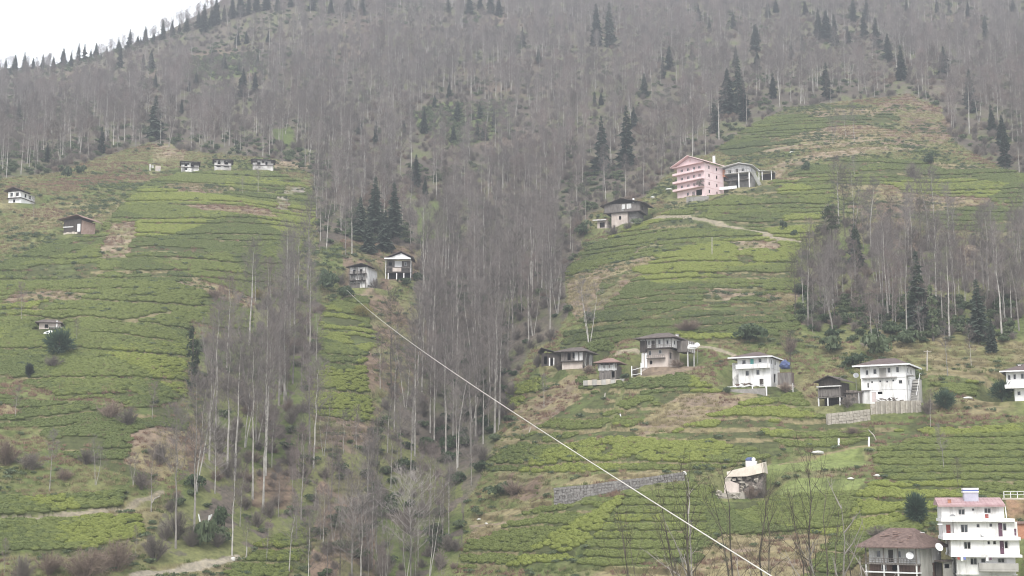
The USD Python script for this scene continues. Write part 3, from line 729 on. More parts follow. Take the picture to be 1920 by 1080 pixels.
def plant_tea():
    x, y, rng = grid_points(.62, 301, 185, 520)
    u, v, z, dep = image_xy(x, y)
    fid = field_of(u, v)
    t, ph, show, lev = terrace(x, y, z, fid)
    gap = np.where(ROWS[fid], .30, np.where(show > .35, .08 + .09 * n2(x, y, 9, 55), 0.0))
    keep = (fid >= 0) & (u > -60) & (u < 1990) & (v < 1110)
    keep &= ~((ph > 1 - gap * .55) | (ph < gap * .45))
    line = (z + .3 * (n2(x, y, 18, 56) - .5)) / np.where(dep < 300, .46, .62)      # picking lines along the contour
    keep &= ROWS[fid] | (line - np.floor(line) < .80) | (n2(x, y, 12, 57) > .56)
    patch = n2(x, y, 8, 51) * .5 + n2(x / 1.6, lev * 17., 16, 52) * .6
    cut = np.quantile(patch[fid >= 0], np.linspace(0, 1, 101))
    keep &= patch < np.interp(DENS[fid] * 100, np.arange(101), cut) + .02
    pl = plot_of(x, y)
    keep &= clear(x, y) & (ROWS[fid] | CARPET[fid] | (pl < .91))
    pl = pl[keep]
    x, y, fid, lev = x[keep], y[keep], fid[keep], lev[keep]
    h = ground(x, y)
    tone = TONE[fid] + (np.mod(pl * 7.31, 1) - .42) * 2.4 * ~ROWS[fid] + (n2(x, y, 38, 53) - .5) * 2.6 + (n2(x / 3, y / 3 + lev * 3.0, 12, 54) - .5) * 2.2 + rng.normal(0, .12, len(x))
    ti = np.clip(np.round(tone), 0, 3).astype(int)
    which = ti * 3 + rng.integers(0, 3, len(x))
    kinds = ['tea_bush_%s_%s' % (a, b) for a in ('dark', 'mid', 'light', 'bright') for b in 'abc']
    sc = np.column_stack([rng.uniform(1.0, 1.6, len(x)), rng.uniform(.62, .8, len(x)), rng.uniform(.85, 1.1, len(x))])
    tn = np.arctan2(-(base(x + 3, y) - base(x - 3, y)), base(x, y + 3) - base(x, y - 3)) + rng.normal(0, .2, len(x))
    for i, f in enumerate(FIELDS):
        m = fid == i
        scatter(f[0], f[1], kinds, np.column_stack([x, y, h - .08])[m], which[m], sc[m], rng, 'tea bushes', turn=tn[m])
    return len(x)

def plant_cover():
    x, y, rng = grid_points(1.0, 401, 175, 560)
    u, v, z, dep = image_xy(x, y)
    fid = field_of(u, v)
    wood = np.zeros(x.shape, bool)
    for p, d in FOREST:
        wood |= inside(p, u, v)
    path = np.zeros(x.shape, bool)
    for line, w, c in PATHS:
        path |= near_line(line, u, v, w + 1)
    for p, c in LAWNS:
        path |= inside(p, u, v)
    soil = np.zeros(x.shape, bool)
    for p, c in PLOTS:
        soil |= inside(p, u, v)
    t, ph, show, lev = terrace(x, y, z, fid)
    view = (u > -60) & (u < 1990) & (v < 1130)
    edge = (fid >= 0) & (show > .4) & ((ph > .9) | (ph < .04)) & ~ROWS[fid]
    open_ = (fid < 0) & ~wood & ~path
    pick = rng.uniform(0, 1, len(x))
    keep = view & clear(x, y) & ((open_ & ~soil & (pick < .85)) | (open_ & soil & (pick < .4)) | (edge & (pick < .35)) | ((fid >= 0) & (DENS[fid] < .9) & (pick < .22)) | ((fid >= 0) & ~ROWS[fid] & ~CARPET[fid] & (plot_of(x, y) > .91) & (pick < .7)))
    x, y, soil = x[keep], y[keep], soil[keep]
    h = ground(x, y)
    m = n2(x, y, 16, 61) + rng.normal(0, .08, len(x))
    red = n2(x, y, 30, 62)
    k = np.where(m < .45, 1, np.where(m < .58, 0, 2))
    k = np.where((k == 0) & (red > .62), 2, k)
    k = np.where((k == 2) & (red < .5), 0, k)
    k = np.where((k == 1) & (rng.uniform(0, 1, len(x)) < .4), 3, k)
    for i, (nm, lab, cat, ks) in enumerate([('dry_grass', 'straw coloured dry grass growing on the banks between the tea plots', 'grass', 'dry_tuft'), ('green_grass', 'short green grass growing around the tea terraces', 'grass', 'green_tuft'), ('bracken', 'reddish brown dead bracken growing over the open slopes', 'bracken', 'bracken_tuft'), ('weeds', 'low leafy green weeds growing among the grass of the open slopes', 'weeds', 'weed')]):
        s = k == i
        scatter(nm, lab, [ks + '_' + c for c in 'abc'], np.column_stack([x, y, h])[s], rng.integers(0, 3, s.sum()), rng.uniform(.6, 1.35, s.sum()), rng, cat)
    # undergrowth of the woods
    x, y, rng = grid_points(2.6, 402, 175, 800)
    u, v, z, dep = image_xy(x, y)
    wood = np.zeros(x.shape, bool); glade = wood.copy()
    for p, d in FOREST:
        wood |= inside(p, u, v)
    for p in GLADES[:2]:
        glade |= inside(p, u, v)
    right = inside([(1480, 520), (1560, 560), (1900, 560), (1900, 650), (1560, 660), (1470, 620)], u, v)
    gully = inside([(860, 640), (960, 560), (1060, 560), (1040, 640), (950, 740), (900, 900), (840, 960), (780, 900), (840, 760)], u, v)
    n = n2(x, y, 22, 63) + rng.normal(0, .06, len(x))
    keep = wood & (u > -60) & (u < 1990) & (v < 1130) & clear(x, y, 1) & (v > -40) & ((rng.uniform(0, 1, len(x)) < np.where(dep > 480, .30, .55)) | glade | right)
    keep &= ~inside(GLADES[2], u, v) & ~inside(GLADES[3], u, v)
    x, y, n, right, glade, gully, u, v = (q[keep] for q in (x, y, n, right, glade, gully, u, v))
    h = ground(x, y)
    r = rng.uniform(0, 1, len(x))
    k = np.where(n > .54, 1, np.where(n < .38, 2, 0))
    k = np.where(glade, np.where(r < .8, 1, 0), k)
    k = np.where(right, np.where(r < .5, 1, np.where(r < .8, 3, 0)), k)
    dark = inside([(740, 820), (900, 790), (900, 900), (850, 1000), (800, 1060), (740, 980)], u, v)
    k = np.where(gully | dark, np.where(r < .5, 3, 0), k)
    for i, (nm, lab, cat, ks) in enumerate([('undergrowth', 'grey leafless undergrowth between the trunks of the bare woods', 'undergrowth', 'bare_bush'), ('rhododendron_scrub', 'grey green rhododendron scrub covering glades and the wood floor', 'shrubs', 'rhododendron'), ('brown_scrub', 'brown leafless scrub on the wood floor', 'scrub', 'brown_bush'), ('laurel_scrub', 'dark evergreen laurel scrub under the bare trees', 'shrubs', 'evergreen_bush')]):
        s = k == i
        scatter(nm, lab, [ks + '_' + c for c in 'abc'], np.column_stack([x, y, h - .1])[s], rng.integers(0, 3, s.sum()), rng.uniform(.6, 1.45, s.sum()), rng, cat)

# ---- landmarks of the photograph, to say where a plant stands
LANDMARKS = []
def where(u, v):
    """The nearest landmark and the side of it, as seen in the picture."""
    best = min(LANDMARKS, key=lambda l: math.hypot(u - l[1], 1.2 * (v - l[2])))
    dx, dy = u - best[1], v - best[2]
    if abs(dx) > 1.6 * abs(dy):
        side = 'right of' if dx > 0 else 'left of'
    elif abs(dy) > 1.6 * abs(dx):
        side = 'below' if dy > 0 else 'above'
    else:
        side = ('below ' if dy > 0 else 'above ') + ('right of' if dx > 0 else 'left of')
    return best[0], side, math.hypot(dx, dy)
ORD = ['nearest', 'second nearest', 'third nearest', 'fourth nearest', 'fifth nearest', 'sixth nearest', 'seventh nearest', 'eighth nearest', 'ninth nearest', 'tenth nearest', 'eleventh nearest', 'twelfth nearest', 'thirteenth nearest', 'fourteenth nearest', 'fifteenth nearest', 'sixteenth nearest', 'seventeenth nearest', 'eighteenth nearest']
def label_all(items):
    """items: (look, u, v). A label for each: its look, the side of the nearest landmark and its rank among its like there."""
    w = [where(u, v) for _, u, v in items]
    groups = {}
    for i, (it, (lm, side, d)) in enumerate(zip(items, w)):
        groups.setdefault((it[0], lm, side), []).append((d, i))
    out = [None] * len(items)
    for (look, lm, side), l in groups.items():
        l.sort()
        for r, (d, i) in enumerate(l):
            if len(l) == 1:
                out[i] = '%s %s %s' % (look, side, lm)
            elif r < 18:
                out[i] = '%s, %s %s %s' % (look, ORD[r], side, lm)
            else:
                out[i] = '%s, farther off %s %s' % (look, side, lm)
    return out

def plant_trees():
    # ---- bare trees
    x, y, rng = grid_points(5.4, 501, 185, 880)
    u, v, z, dep = image_xy(x, y)
    dens = np.zeros(x.shape)
    for p, d in FOREST:
        dens = np.maximum(dens, inside(p, u, v) * d)
    for p in GLADES:
        dens[inside(p, u, v)] *= .04
    low = inside([(590, 850), (705, 850), (760, 900), (860, 960), (850, 1130), (560, 1130)], u, v)
    dens *= np.where(low, .9, 1)
    dens = dens * np.clip(-.05 + 1.9 * n2(x, y, 26, 71), .22, 1.0)
    lg = inside(FOREST[1][0], u, v)
    dens *= np.where(lg, .66, np.where(v < 330, .85, 1.0))
    for cu, cv, ch in CONIFERS:
        k = FPX / dep
        cover = (np.abs(u - cu) < .22 * ch + 1.2 * k) & (v > cv - .3 * ch) & (v - 15 * k < cv - .1 * ch) & (v < cv + 110)
        dens[cover] *= .15
    keep = (rng.uniform(0, 1, len(x)) < dens) & (u > -90) & (u < 2010) & (v > -55) & (v < 1140) & clear(x, y, 2)
    x2, y2, _ = grid_points(3.4, 502, 185, 480)
    u2, v2, z2, dep2 = image_xy(x2, y2)
    low2 = inside([(560, 800), (705, 800), (760, 900), (860, 960), (850, 1130), (540, 1130)], u2, v2)
    th = np.where(low2, .75, np.where(inside(FOREST[1][0], u2, v2), .14, np.where(inside(FOREST[2][0], u2, v2), .3, np.where(inside([(0, 770), (350, 770), (380, 900), (270, 1080), (0, 1080)], u2, v2) & (field_of(u2, v2) < 0), .10, 0)))) * np.clip(2.2 * n2(x2, y2, 14, 72) - .3, 0, 1)
    k2 = (rng.uniform(0, 1, len(x2)) < th) & (v2 < 1140) & clear(x2, y2, 2)
    thicket = np.concatenate([np.zeros(keep.sum(), bool), np.ones(k2.sum(), bool)])
    x, y, u, v, low, dep = (np.concatenate([q[keep], r[k2]]) for q, r in ((x, x2), (y, y2), (u, u2), (v, v2), (low, low2), (dep, dep2)))
    right = inside(FOREST[2][0], u, v)
    gul = inside([(700, 480), (1060, 470), (1060, 640), (880, 900), (700, 850)], u, v) | inside(FOREST[1][0], u, v)
    top = v < 470
    names = ['tall_straight_tree', 'slender_tree', 'forked_tree', 'broad_tree', 'leaning_tree', 'brown_crown_tree', 'three_stem_tree', 'young_tree', 'dark_tree', 'spreading_tree']
    def draw(w):
        return rng.choice(len(names), len(x), p=np.array(w) / sum(w))
    k = draw([18, 20, 10, 16, 8, 18, 6, 8, 3, 0])
    pt = n2(x, y, 40, 73) + rng.normal(0, .03, len(x))
    k = np.where(pt > .56, draw([4, 6, 8, 24, 6, 38, 8, 6, 2, 0]), np.where(pt < .44, draw([34, 30, 14, 4, 10, 2, 2, 2, 4, 0]), k))
    k = np.where(gul, draw([34, 26, 12, 4, 10, 4, 4, 4, 4, 2]), k)
    k = np.where(right, draw([14, 20, 10, 8, 14, 4, 4, 8, 20, 0]), k)
    k = np.where(low, draw([4, 14, 8, 10, 8, 22, 12, 28, 0, 8]), k)
    sc = rng.uniform(.72, 1.12, len(x)) * np.where(gul, 1.12, np.where(low, .72, np.where(right, .95, .85)))
    ridge = inside([(-100, 210), (0, 170), (200, 130), (330, 90), (470, 30), (560, -20), (560, -80), (-100, -80)], u, v)
    k = np.where(thicket, draw([0, 6, 6, 26, 4, 26, 10, 20, 6, 2]), k)
    sc = np.where(thicket, rng.uniform(.4, .72, len(x)), sc)
    sc = np.where(ridge, sc * .62, sc)
    k = np.where(ridge, draw([0, 2, 4, 34, 2, 40, 4, 14, 6, 0]), k)
    h = ground(x, y)
    H = np.array([BARE[n][1] for n in names])[k] * sc
    items = [(names[a], float(b), float(c), float(d), float(e), float(f)) for a, b, c, d, e, f in zip(k, x, y, h, sc, H)]
    # single trees of the photograph: kind, u, v of the foot, height in photo pixels
    for nm, uu, vv, hh in SINGLE_TREES:
        p = spot(uu, vv)
        dd = project(*p)[2]
        Hm = hh * dd / FPX
        items.append((nm, p[0], p[1], p[2], Hm / BARE[nm][1], Hm))
    T = np.array([(a[1], a[2], a[3], a[4], a[5]) for a in items])
    uu, vv, dd = project(T[:, 0], T[:, 1], T[:, 2])
    size = T[:, 4] / dd
    shown = (uu > -5) & (uu < 1925) & (vv > 0) & (vv - size * FPX < 1075)
    order = np.argsort(-np.where(shown, size, 0) - 10 * (np.arange(len(items)) >= len(x)))
    big = order[:300]
    labs = label_all([(BARE[items[i][0]][0], uu[i], vv[i] - .5 * size[i] * FPX) for i in big])
    rz = rng.uniform(0, 360, len(items))
    for i, lab in zip(big, labs):
        it = items[i]
        plant(it[0], 'bare_tree', lab, 'tree', it[1:4], it[4], rz[i], 'bare trees on the hillside')
    rest = order[300:]
    nm = sorted(set(items[i][0] for i in rest))
    scatter('bare_forest', 'grey mass of leafless trees covering the mountainside up to the skyline', nm, T[rest, :3], [nm.index(items[i][0]) for i in rest], T[rest, 3], rng, 'forest')
    # ---- conifers
    its = []
    ck = list(CONIF)
    cr = np.random.default_rng(77)
    extra = []
    for su in np.cumsum(cr.uniform(9, 26, 26)):
        extra.append((su + cr.uniform(-4, 4), np.interp(su, [0, 100, 200, 300, 400, 470], [140, 130, 106, 70, 16, -10]) + cr.uniform(0, 6), cr.choice([9, 12, 15, 18, 24]) * cr.uniform(.85, 1.15)))
    for j, (cu, cv, ch) in enumerate(CONIFERS + extra):
        while np.isnan(land(cu, cv)[0]):
            cv += 3
        p = spot(cu, cv)
        dd = project(*p)[2]
        kn = ck[(j * 7 + int(cu)) % 3] if ch > 28 else ck[(j * 5 + int(cu)) % 4]
        its.append((kn, p, ch * dd / FPX * (1.18 if j < len(CONIFERS) else 1.0), cu, cv - ch / 2))
    look = {'spire_conifer': 'narrow dark conifer', 'full_conifer': 'wide dark conifer', 'ragged_conifer': 'ragged dark conifer', 'short_conifer': 'small squat dark conifer'}
    for (kn, p, Hm, _, _), lab in zip(its, label_all([(look[i[0]], i[3], i[4]) for i in its])):
        plant(kn, 'conifer', lab, 'conifer', p, Hm / CONIF[kn][0], rng.uniform(0, 360), 'dark conifers in the bare forest')
    # ---- single bushes: kind, u, v of the foot, width in photo pixels
    labs = label_all([(r[2], r[4], r[5] - r[7] / 2) for r in SINGLE_BUSHES])
    for (kn, nm, look_, cat, cu, cv, cw, ch), lab in zip(SINGLE_BUSHES, labs):
        p = spot(cu, cv)
        dd = project(*p)[2]
        w0 = {'ev': 3.3, 'rh': 2.9, 'ba': 2.8, 'br': 2.6}[kn[:2]]
        h0 = {'ev': 1.95, 'rh': 1.4, 'ba': 2.2, 'br': 1.7}[kn[:2]]
        s = ch * dd / FPX / h0
        plant(kn, nm, lab, cat, p, s, rng.uniform(0, 360), None, (cw * dd / FPX / w0) / s)

SINGLE_TREES = [('tall_straight_tree', 435, 1040, 180), ('spreading_tree', 403, 925, 130), ('tall_straight_tree', 440, 900, 260), ('slender_tree', 474, 935, 300), ('tall_straight_tree', 498, 890, 330), ('slender_tree', 497, 890, 270), ('tall_straight_tree', 523, 760, 230), ('slender_tree', 400, 770, 140),
 ('slender_tree', 93, 915, 110), ('young_tree', 28, 785, 60), ('young_tree', 285, 785, 70), ('young_tree', 40, 600, 70), ('young_tree', 143, 640, 40), ('slender_tree', 455, 366, 34), ('slender_tree', 484, 361, 55), ('young_tree', 8, 1075, 60), ('tall_straight_tree', 65, 330, 48), ('slender_tree', 62, 410, 40),
 ('forked_tree', 1562, 270, 65), ('slender_tree', 1602, 265, 72), ('slender_tree', 1585, 255, 50), ('slender_tree', 1602, 330, 40), ('leaning_tree', 612, 465, 110), ('slender_tree', 660, 475, 120), ('slender_tree', 648, 478, 105), ('spreading_tree', 545, 560, 60), ('tall_straight_tree', 1348, 262, 120), ('slender_tree', 1400, 232, 100), ('tall_straight_tree', 1462, 200, 90),
 ('dark_tree', 1484, 695, 85), ('slender_tree', 1020, 762, 60), ('dark_tree', 1671, 460, 90), ('leaning_tree', 1700, 520, 130), ('tall_straight_tree', 1690, 548, 90), ('tall_straight_tree', 1792, 590, 130), ('slender_tree', 1882, 600, 120), ('slender_tree', 1896, 598, 115), ('slender_tree', 1893, 455, 60), ('slender_tree', 1777, 705, 100), ('young_tree', 1821, 682, 75),
 ('three_stem_tree', 1105, 640, 120), ('spreading_tree', 770, 1080, 175), ('forked_tree', 805, 1080, 150), ('spreading_tree', 660, 1090, 140), ('slender_tree', 915, 812, 90), ('leaning_tree', 935, 806, 70), ('slender_tree', 770, 895, 160), ('tall_straight_tree', 752, 870, 130), ('young_tree', 720, 735, 60), ('young_tree', 713, 730, 100), ('leaning_tree', 1770, 880, 80), ('dark_tree', 1797, 915, 55), ('young_tree', 1745, 800, 70),
 ('dark_tree', 1607, 500, 95), ('dark_tree', 1563, 560, 165), ('young_tree', 500, 1050, 70), ('slender_tree', 462, 1047, 75), ('young_tree', 255, 1035, 50), ('three_stem_tree', 250, 910, 60), ('brown_crown_tree', 540, 690, 130), ('brown_crown_tree', 575, 650, 100), ('brown_crown_tree', 505, 720, 110), ('three_stem_tree', 1650, 640, 75)]
CONIFERS = [(10,132,24),(28,130,28),(45,128,34),(62,130,20),(80,128,24),(100,125,20),(118,126,32),(133,122,22),(147,116,32),(158,112,30),(170,108,18),(180,104,24),(200,98,16),(222,96,20),(243,89,32),(258,86,18),(272,84,32),(288,80,18),(305,75,34),(322,68,26),(336,64,20),(350,60,26),(372,54,30),(382,62,50),(396,52,36),(405,48,46),(420,42,30),(435,36,40),(450,32,42),(466,28,34),(480,24,42),(500,20,44),(520,24,34),(545,14,30),(585,20,34),(620,26,26),(655,22,40),(680,30,36),
 (225,128,36),(283,132,34),(268,132,28),(291,165,26),(445,86,26),(462,82,22),(503,80,20),(420,132,28),(397,122,24),(368,160,22),(355,172,18),(483,128,24),(455,182,48),(478,172,32),(448,138,24),(290,262,75),(35,224,32),(12,222,22),(113,182,22),(132,222,18),(190,288,46),(88,305,34),(340,215,26),
 (842,187,30),(815,202,22),(795,252,46),(858,228,36),(900,222,28),(926,240,30),(895,260,28),(908,264,32),(850,268,28),(675,252,28),(705,272,40),(758,252,24),(1118,88,74),(1143,90,78),(1255,132,42),(1243,148,38),(1208,182,40),(980,88,34),(1070,60,30),(1128,328,100),(1175,315,106),(1188,240,36),(1115,200,26),(1127,198,22),(675,452,74),(703,442,100),(738,452,98),(690,472,60),(722,470,70),(780,352,56),(797,372,36),(840,24,30),(880,28,36),(920,26,44),(935,30,32),(900,18,30),(1010,120,26),
 (1600,42,44),(1625,42,42),(1535,72,50),(1550,78,54),(1565,88,56),(1590,82,30),(1620,72,44),(1643,92,54),(1665,112,44),(1690,152,60),(1668,118,38),(1770,142,50),(1848,70,38),(1757,24,24),(1780,28,24),(1815,32,28),(1417,82,34),(1416,98,46),(1380,125,36),(1385,205,90),(1365,218,80),(1395,228,70),(1420,132,34),(1484,112,30),(1375,54,26),(1440,34,32),(1455,24,24),(1510,28,24),(1550,188,64),(1820,212,74),(1880,278,56),(1860,252,50),(1885,314,66),(1900,22,24),(1700,22,20),(1297,112,26),(1310,40,28),(1505,100,30),(1330,60,26),(1450,185,44),(1340,250,60),
 (1835,642,108),(1722,622,135),(1860,660,60),(1605,500,70)]
SINGLE_BUSHES = [('evergreen_bush_a','evergreen_bush','dark forest edge bush','bush',125,335,26,28),('evergreen_bush_b','evergreen_bush','dark forest edge bush','bush',150,327,22,24),('evergreen_bush_c','evergreen_bush','tall dark evergreen bush','bush',612,550,58,52),('evergreen_bush_a','evergreen_bush','dark laurel bush','bush',645,560,40,30),('evergreen_bush_b','evergreen_bush','dark laurel bush','bush',1092,445,42,36),
 ('evergreen_bush_b','evergreen_bush','round dark bush','bush',1743,308,32,30),('evergreen_bush_a','evergreen_bush','round dark bush in the tea','bush',1512,322,22,24),('evergreen_bush_c','evergreen_bush','small dark bush','bush',1470,430,22,20),('evergreen_bush_a','evergreen_bush','small dark bush','bush',1488,442,18,16),('evergreen_bush_a','evergreen_bush','dark spreading evergreen bush','bush',1415,642,80,44),('evergreen_bush_b','evergreen_bush','dark evergreen bush','bush',1105,605,30,26),
 ('evergreen_bush_c','evergreen_bush','low dark evergreen bush','bush',1600,690,60,30),('rhododendron_a','evergreen_bush','leafy green bush','bush',1640,668,70,50),('rhododendron_b','evergreen_bush','leafy green bush','bush',1560,660,60,40),('rhododendron_c','evergreen_bush','leafy green bush','bush',1700,650,60,40),('bare_bush_a','brown_bush','round brown leafless bush','bush',1712,335,40,34),('brown_bush_a','brown_bush','reddish brown leafless bush','bush',205,785,60,36),('brown_bush_b','brown_bush','reddish brown leafless bush','bush',160,1085,110,60),
 ('brown_bush_c','brown_bush','brown leafless bush','bush',405,560,40,20),('bare_bush_b','brown_bush','grey brown leafless bush','bush',265,915,50,36),('evergreen_bush_a','evergreen_bush','dark green bush','bush',370,920,50,36),('evergreen_bush_b','evergreen_bush','dark green bush','bush',410,1000,40,60),('rhododendron_b','evergreen_bush','broad leafy green bush','bush',385,1030,56,60),('brown_bush_a','brown_bush','brown leafless bush','bush',10,870,60,50),('bare_bush_c','brown_bush','grey brown leafless bush','bush',60,880,60,34),('brown_bush_b','brown_bush','brown leafless bush','bush',120,900,40,24),('bare_bush_a','brown_bush','grey brown leafless bush','bush',240,800,50,40),('bare_bush_b','brown_bush','grey brown leafless bush','bush',300,870,56,44),('brown_bush_c','brown_bush','brown leafless bush','bush',90,1075,70,44),('bare_bush_c','brown_bush','grey brown leafless bush','bush',40,1090,60,50),('bare_bush_a','brown_bush','grey brown leafless bush','bush',290,1050,70,50),
 ('bare_bush_b','brown_bush','grey brown leafless bush','bush',330,1010,70,56),('brown_bush_a','brown_bush','reddish brown leafless bush','bush',215,1070,90,60),('bare_bush_a','brown_bush','grey brown leafless bush','bush',100,690,50,24),('bare_bush_c','brown_bush','grey brown leafless bush','bush',160,870,50,30),('brown_bush_c','brown_bush','reddish brown leafless bush','bush',550,660,40,30),('brown_bush_b','brown_bush','reddish brown leafless bush','bush',1290,620,80,26),('brown_bush_a','brown_bush','reddish brown leafless bush','bush',1600,815,50,16),('brown_bush_c','brown_bush','brown leafless bush','bush',1480,660,36,36),('bare_bush_b','brown_bush','grey brown leafless bush','bush',1650,1010,60,26),('brown_bush_b','brown_bush','brown leafless bush','bush',960,925,60,30),('evergreen_bush_c','evergreen_bush','dark green bush','bush',290,760,20,12),('bare_bush_b','brown_bush','grey brown leafless bush','bush',1150,440,40,22),('bare_bush_a','brown_bush','grey brown leafless bush','bush',1178,432,24,18),('rhododendron_a','evergreen_bush','leafy green bush','bush',1196,424,26,16),('evergreen_bush_a','evergreen_bush','dark laurel bush','bush',785,532,40,24),('rhododendron_b','evergreen_bush','leafy green bush','bush',760,536,40,16),('bare_bush_c','brown_bush','grey brown leafless bush','bush',705,540,26,22),('bare_bush_a','brown_bush','grey brown leafless bush','bush',640,530,30,26),('bare_bush_b','brown_bush','grey brown leafless bush','bush',1048,700,30,18),('brown_bush_a','brown_bush','brown leafless bush','bush',1105,695,34,16),('bare_bush_c','brown_bush','grey brown leafless bush','bush',1190,694,26,24),('rhododendron_c','evergreen_bush','leafy green bush','bush',1170,712,30,12),('bare_bush_a','brown_bush','grey brown leafless bush','bush',1008,694,30,30),('brown_bush_b','brown_bush','brown leafless bush','bush',1270,690,34,16),('bare_bush_c','brown_bush','grey brown leafless bush','bush',1590,768,34,20),('rhododendron_a','evergreen_bush','leafy green bush','bush',1365,735,24,14),('brown_bush_c','brown_bush','brown leafless bush','bush',1475,735,36,20),('bare_bush_a','brown_bush','grey brown leafless bush','bush',1740,775,40,30),('brown_bush_a','brown_bush','brown leafless bush','bush',1408,934,34,26),('bare_bush_b','brown_bush','grey brown leafless bush','bush',1425,925,36,24),('rhododendron_c','evergreen_bush','leafy green bush','bush',930,935,60,34)]
HAZE = 0.00029

# ------------------------------------------------------------------ buildings
def panel(w, h, holes, t):
    """A wall standing in the xz plane, its outer face at y = 0, with real openings (x0, z0, x1, z1)."""
    p = sbox(0, 0, w, h)
    for a, b, c, d in holes:
        p = p.difference(sbox(a, b, c, d))
    out = MB()
    for g in getattr(p, 'geoms', [p]):
        m = trimesh.creation.extrude_polygon(g, t, engine='earcut')
        v = np.column_stack([m.vertices[:, 0], m.vertices[:, 2], m.vertices[:, 1]])
        out.add(v, m.faces[:, ::-1])
    return out.get()
def moved(vf, m):
    v, f = vf
    v = np.asarray(v)
    return v @ np.asarray(m)[:, :3].T + np.asarray(m)[:, 3], f
def hip(x0, x1, y0, y1, z, h, t=.16, ridge=None):
    """A hipped roof: eaves rectangle, ridge length along x (0 = pyramid)."""
    w, d = x1 - x0, y1 - y0
    ridge = max(0, w - d) if ridge is None else ridge
    xc, yc = (x0 + x1) / 2, (y0 + y1) / 2
    pts = [(x, y, zz) for x in (x0, x1) for y in (y0, y1) for zz in (z, z + t)]
    return hull(pts + [(xc - ridge / 2, yc, z + t + h), (xc + ridge / 2, yc + 1e-4, z + t + h)])
def gable_x(x0, x1, y0, y1, z, h, t=.14):
    """Two slopes, ridge along x."""
    ym = (y0 + y1) / 2
    m = MB()
    for a, b in (((y0, z), (ym, z + h)), ((y1, z), (ym, z + h))):
        m.tm(hull([(x, yy, zz + k) for x in (x0, x1) for yy, zz in (a, b) for k in (0, t)]))
    return m.get()
def gable_y(x0, x1, y0, y1, z, h, t=.14, xm=None, zr=None):
    """Two slopes, ridge along y, so that the gable faces the front. zr: other eave height on the right."""
    xm = (x0 + x1) / 2 if xm is None else xm
    m = MB()
    for a, b in (((x0, z), (xm, z + h)), ((x1, z if zr is None else zr), (xm, z + h))):
        m.tm(hull([(xx, y, zz + k) for y in (y0, y1) for xx, zz in (a, b) for k in (0, t)]))
    return m.get()
def dish_mesh(r=.5, tilt=25, turn=0):
    n = 7
    a = np.linspace(0, 1.0, n)
    prof = np.column_stack([r * a, .28 * r * a ** 2])
    prof = np.vstack([prof, prof[::-1] - [0, .03]])
    m = trimesh.creation.revolve(prof, sections=20)
    m.apply_transform(trimesh.transformations.rotation_matrix(math.radians(90 - tilt), (1, 0, 0)))
    m.apply_transform(trimesh.transformations.rotation_matrix(math.radians(turn), (0, 0, 1)))
    return m.vertices, m.faces
def satellite_dish(label, pos, r=.5, turn=0, m='dish', post=.8):
    t = thing('satellite_dish', label, 'satellite dish', pos)
    obj('bowl', dish_mesh(r, 25, turn), M[m], t, smooth=40)
    obj('mast', MB().bar((0, .12, -post), (0, .12, .05), .06).get(), M['dish_grey'], t)
    a = math.radians(turn)
    obj('arm', MB().bar((0, .02, -r * .7), (math.sin(a) * r * .9, -math.cos(a) * r * .9, .05), .035).get(), M['dish_grey'], t)

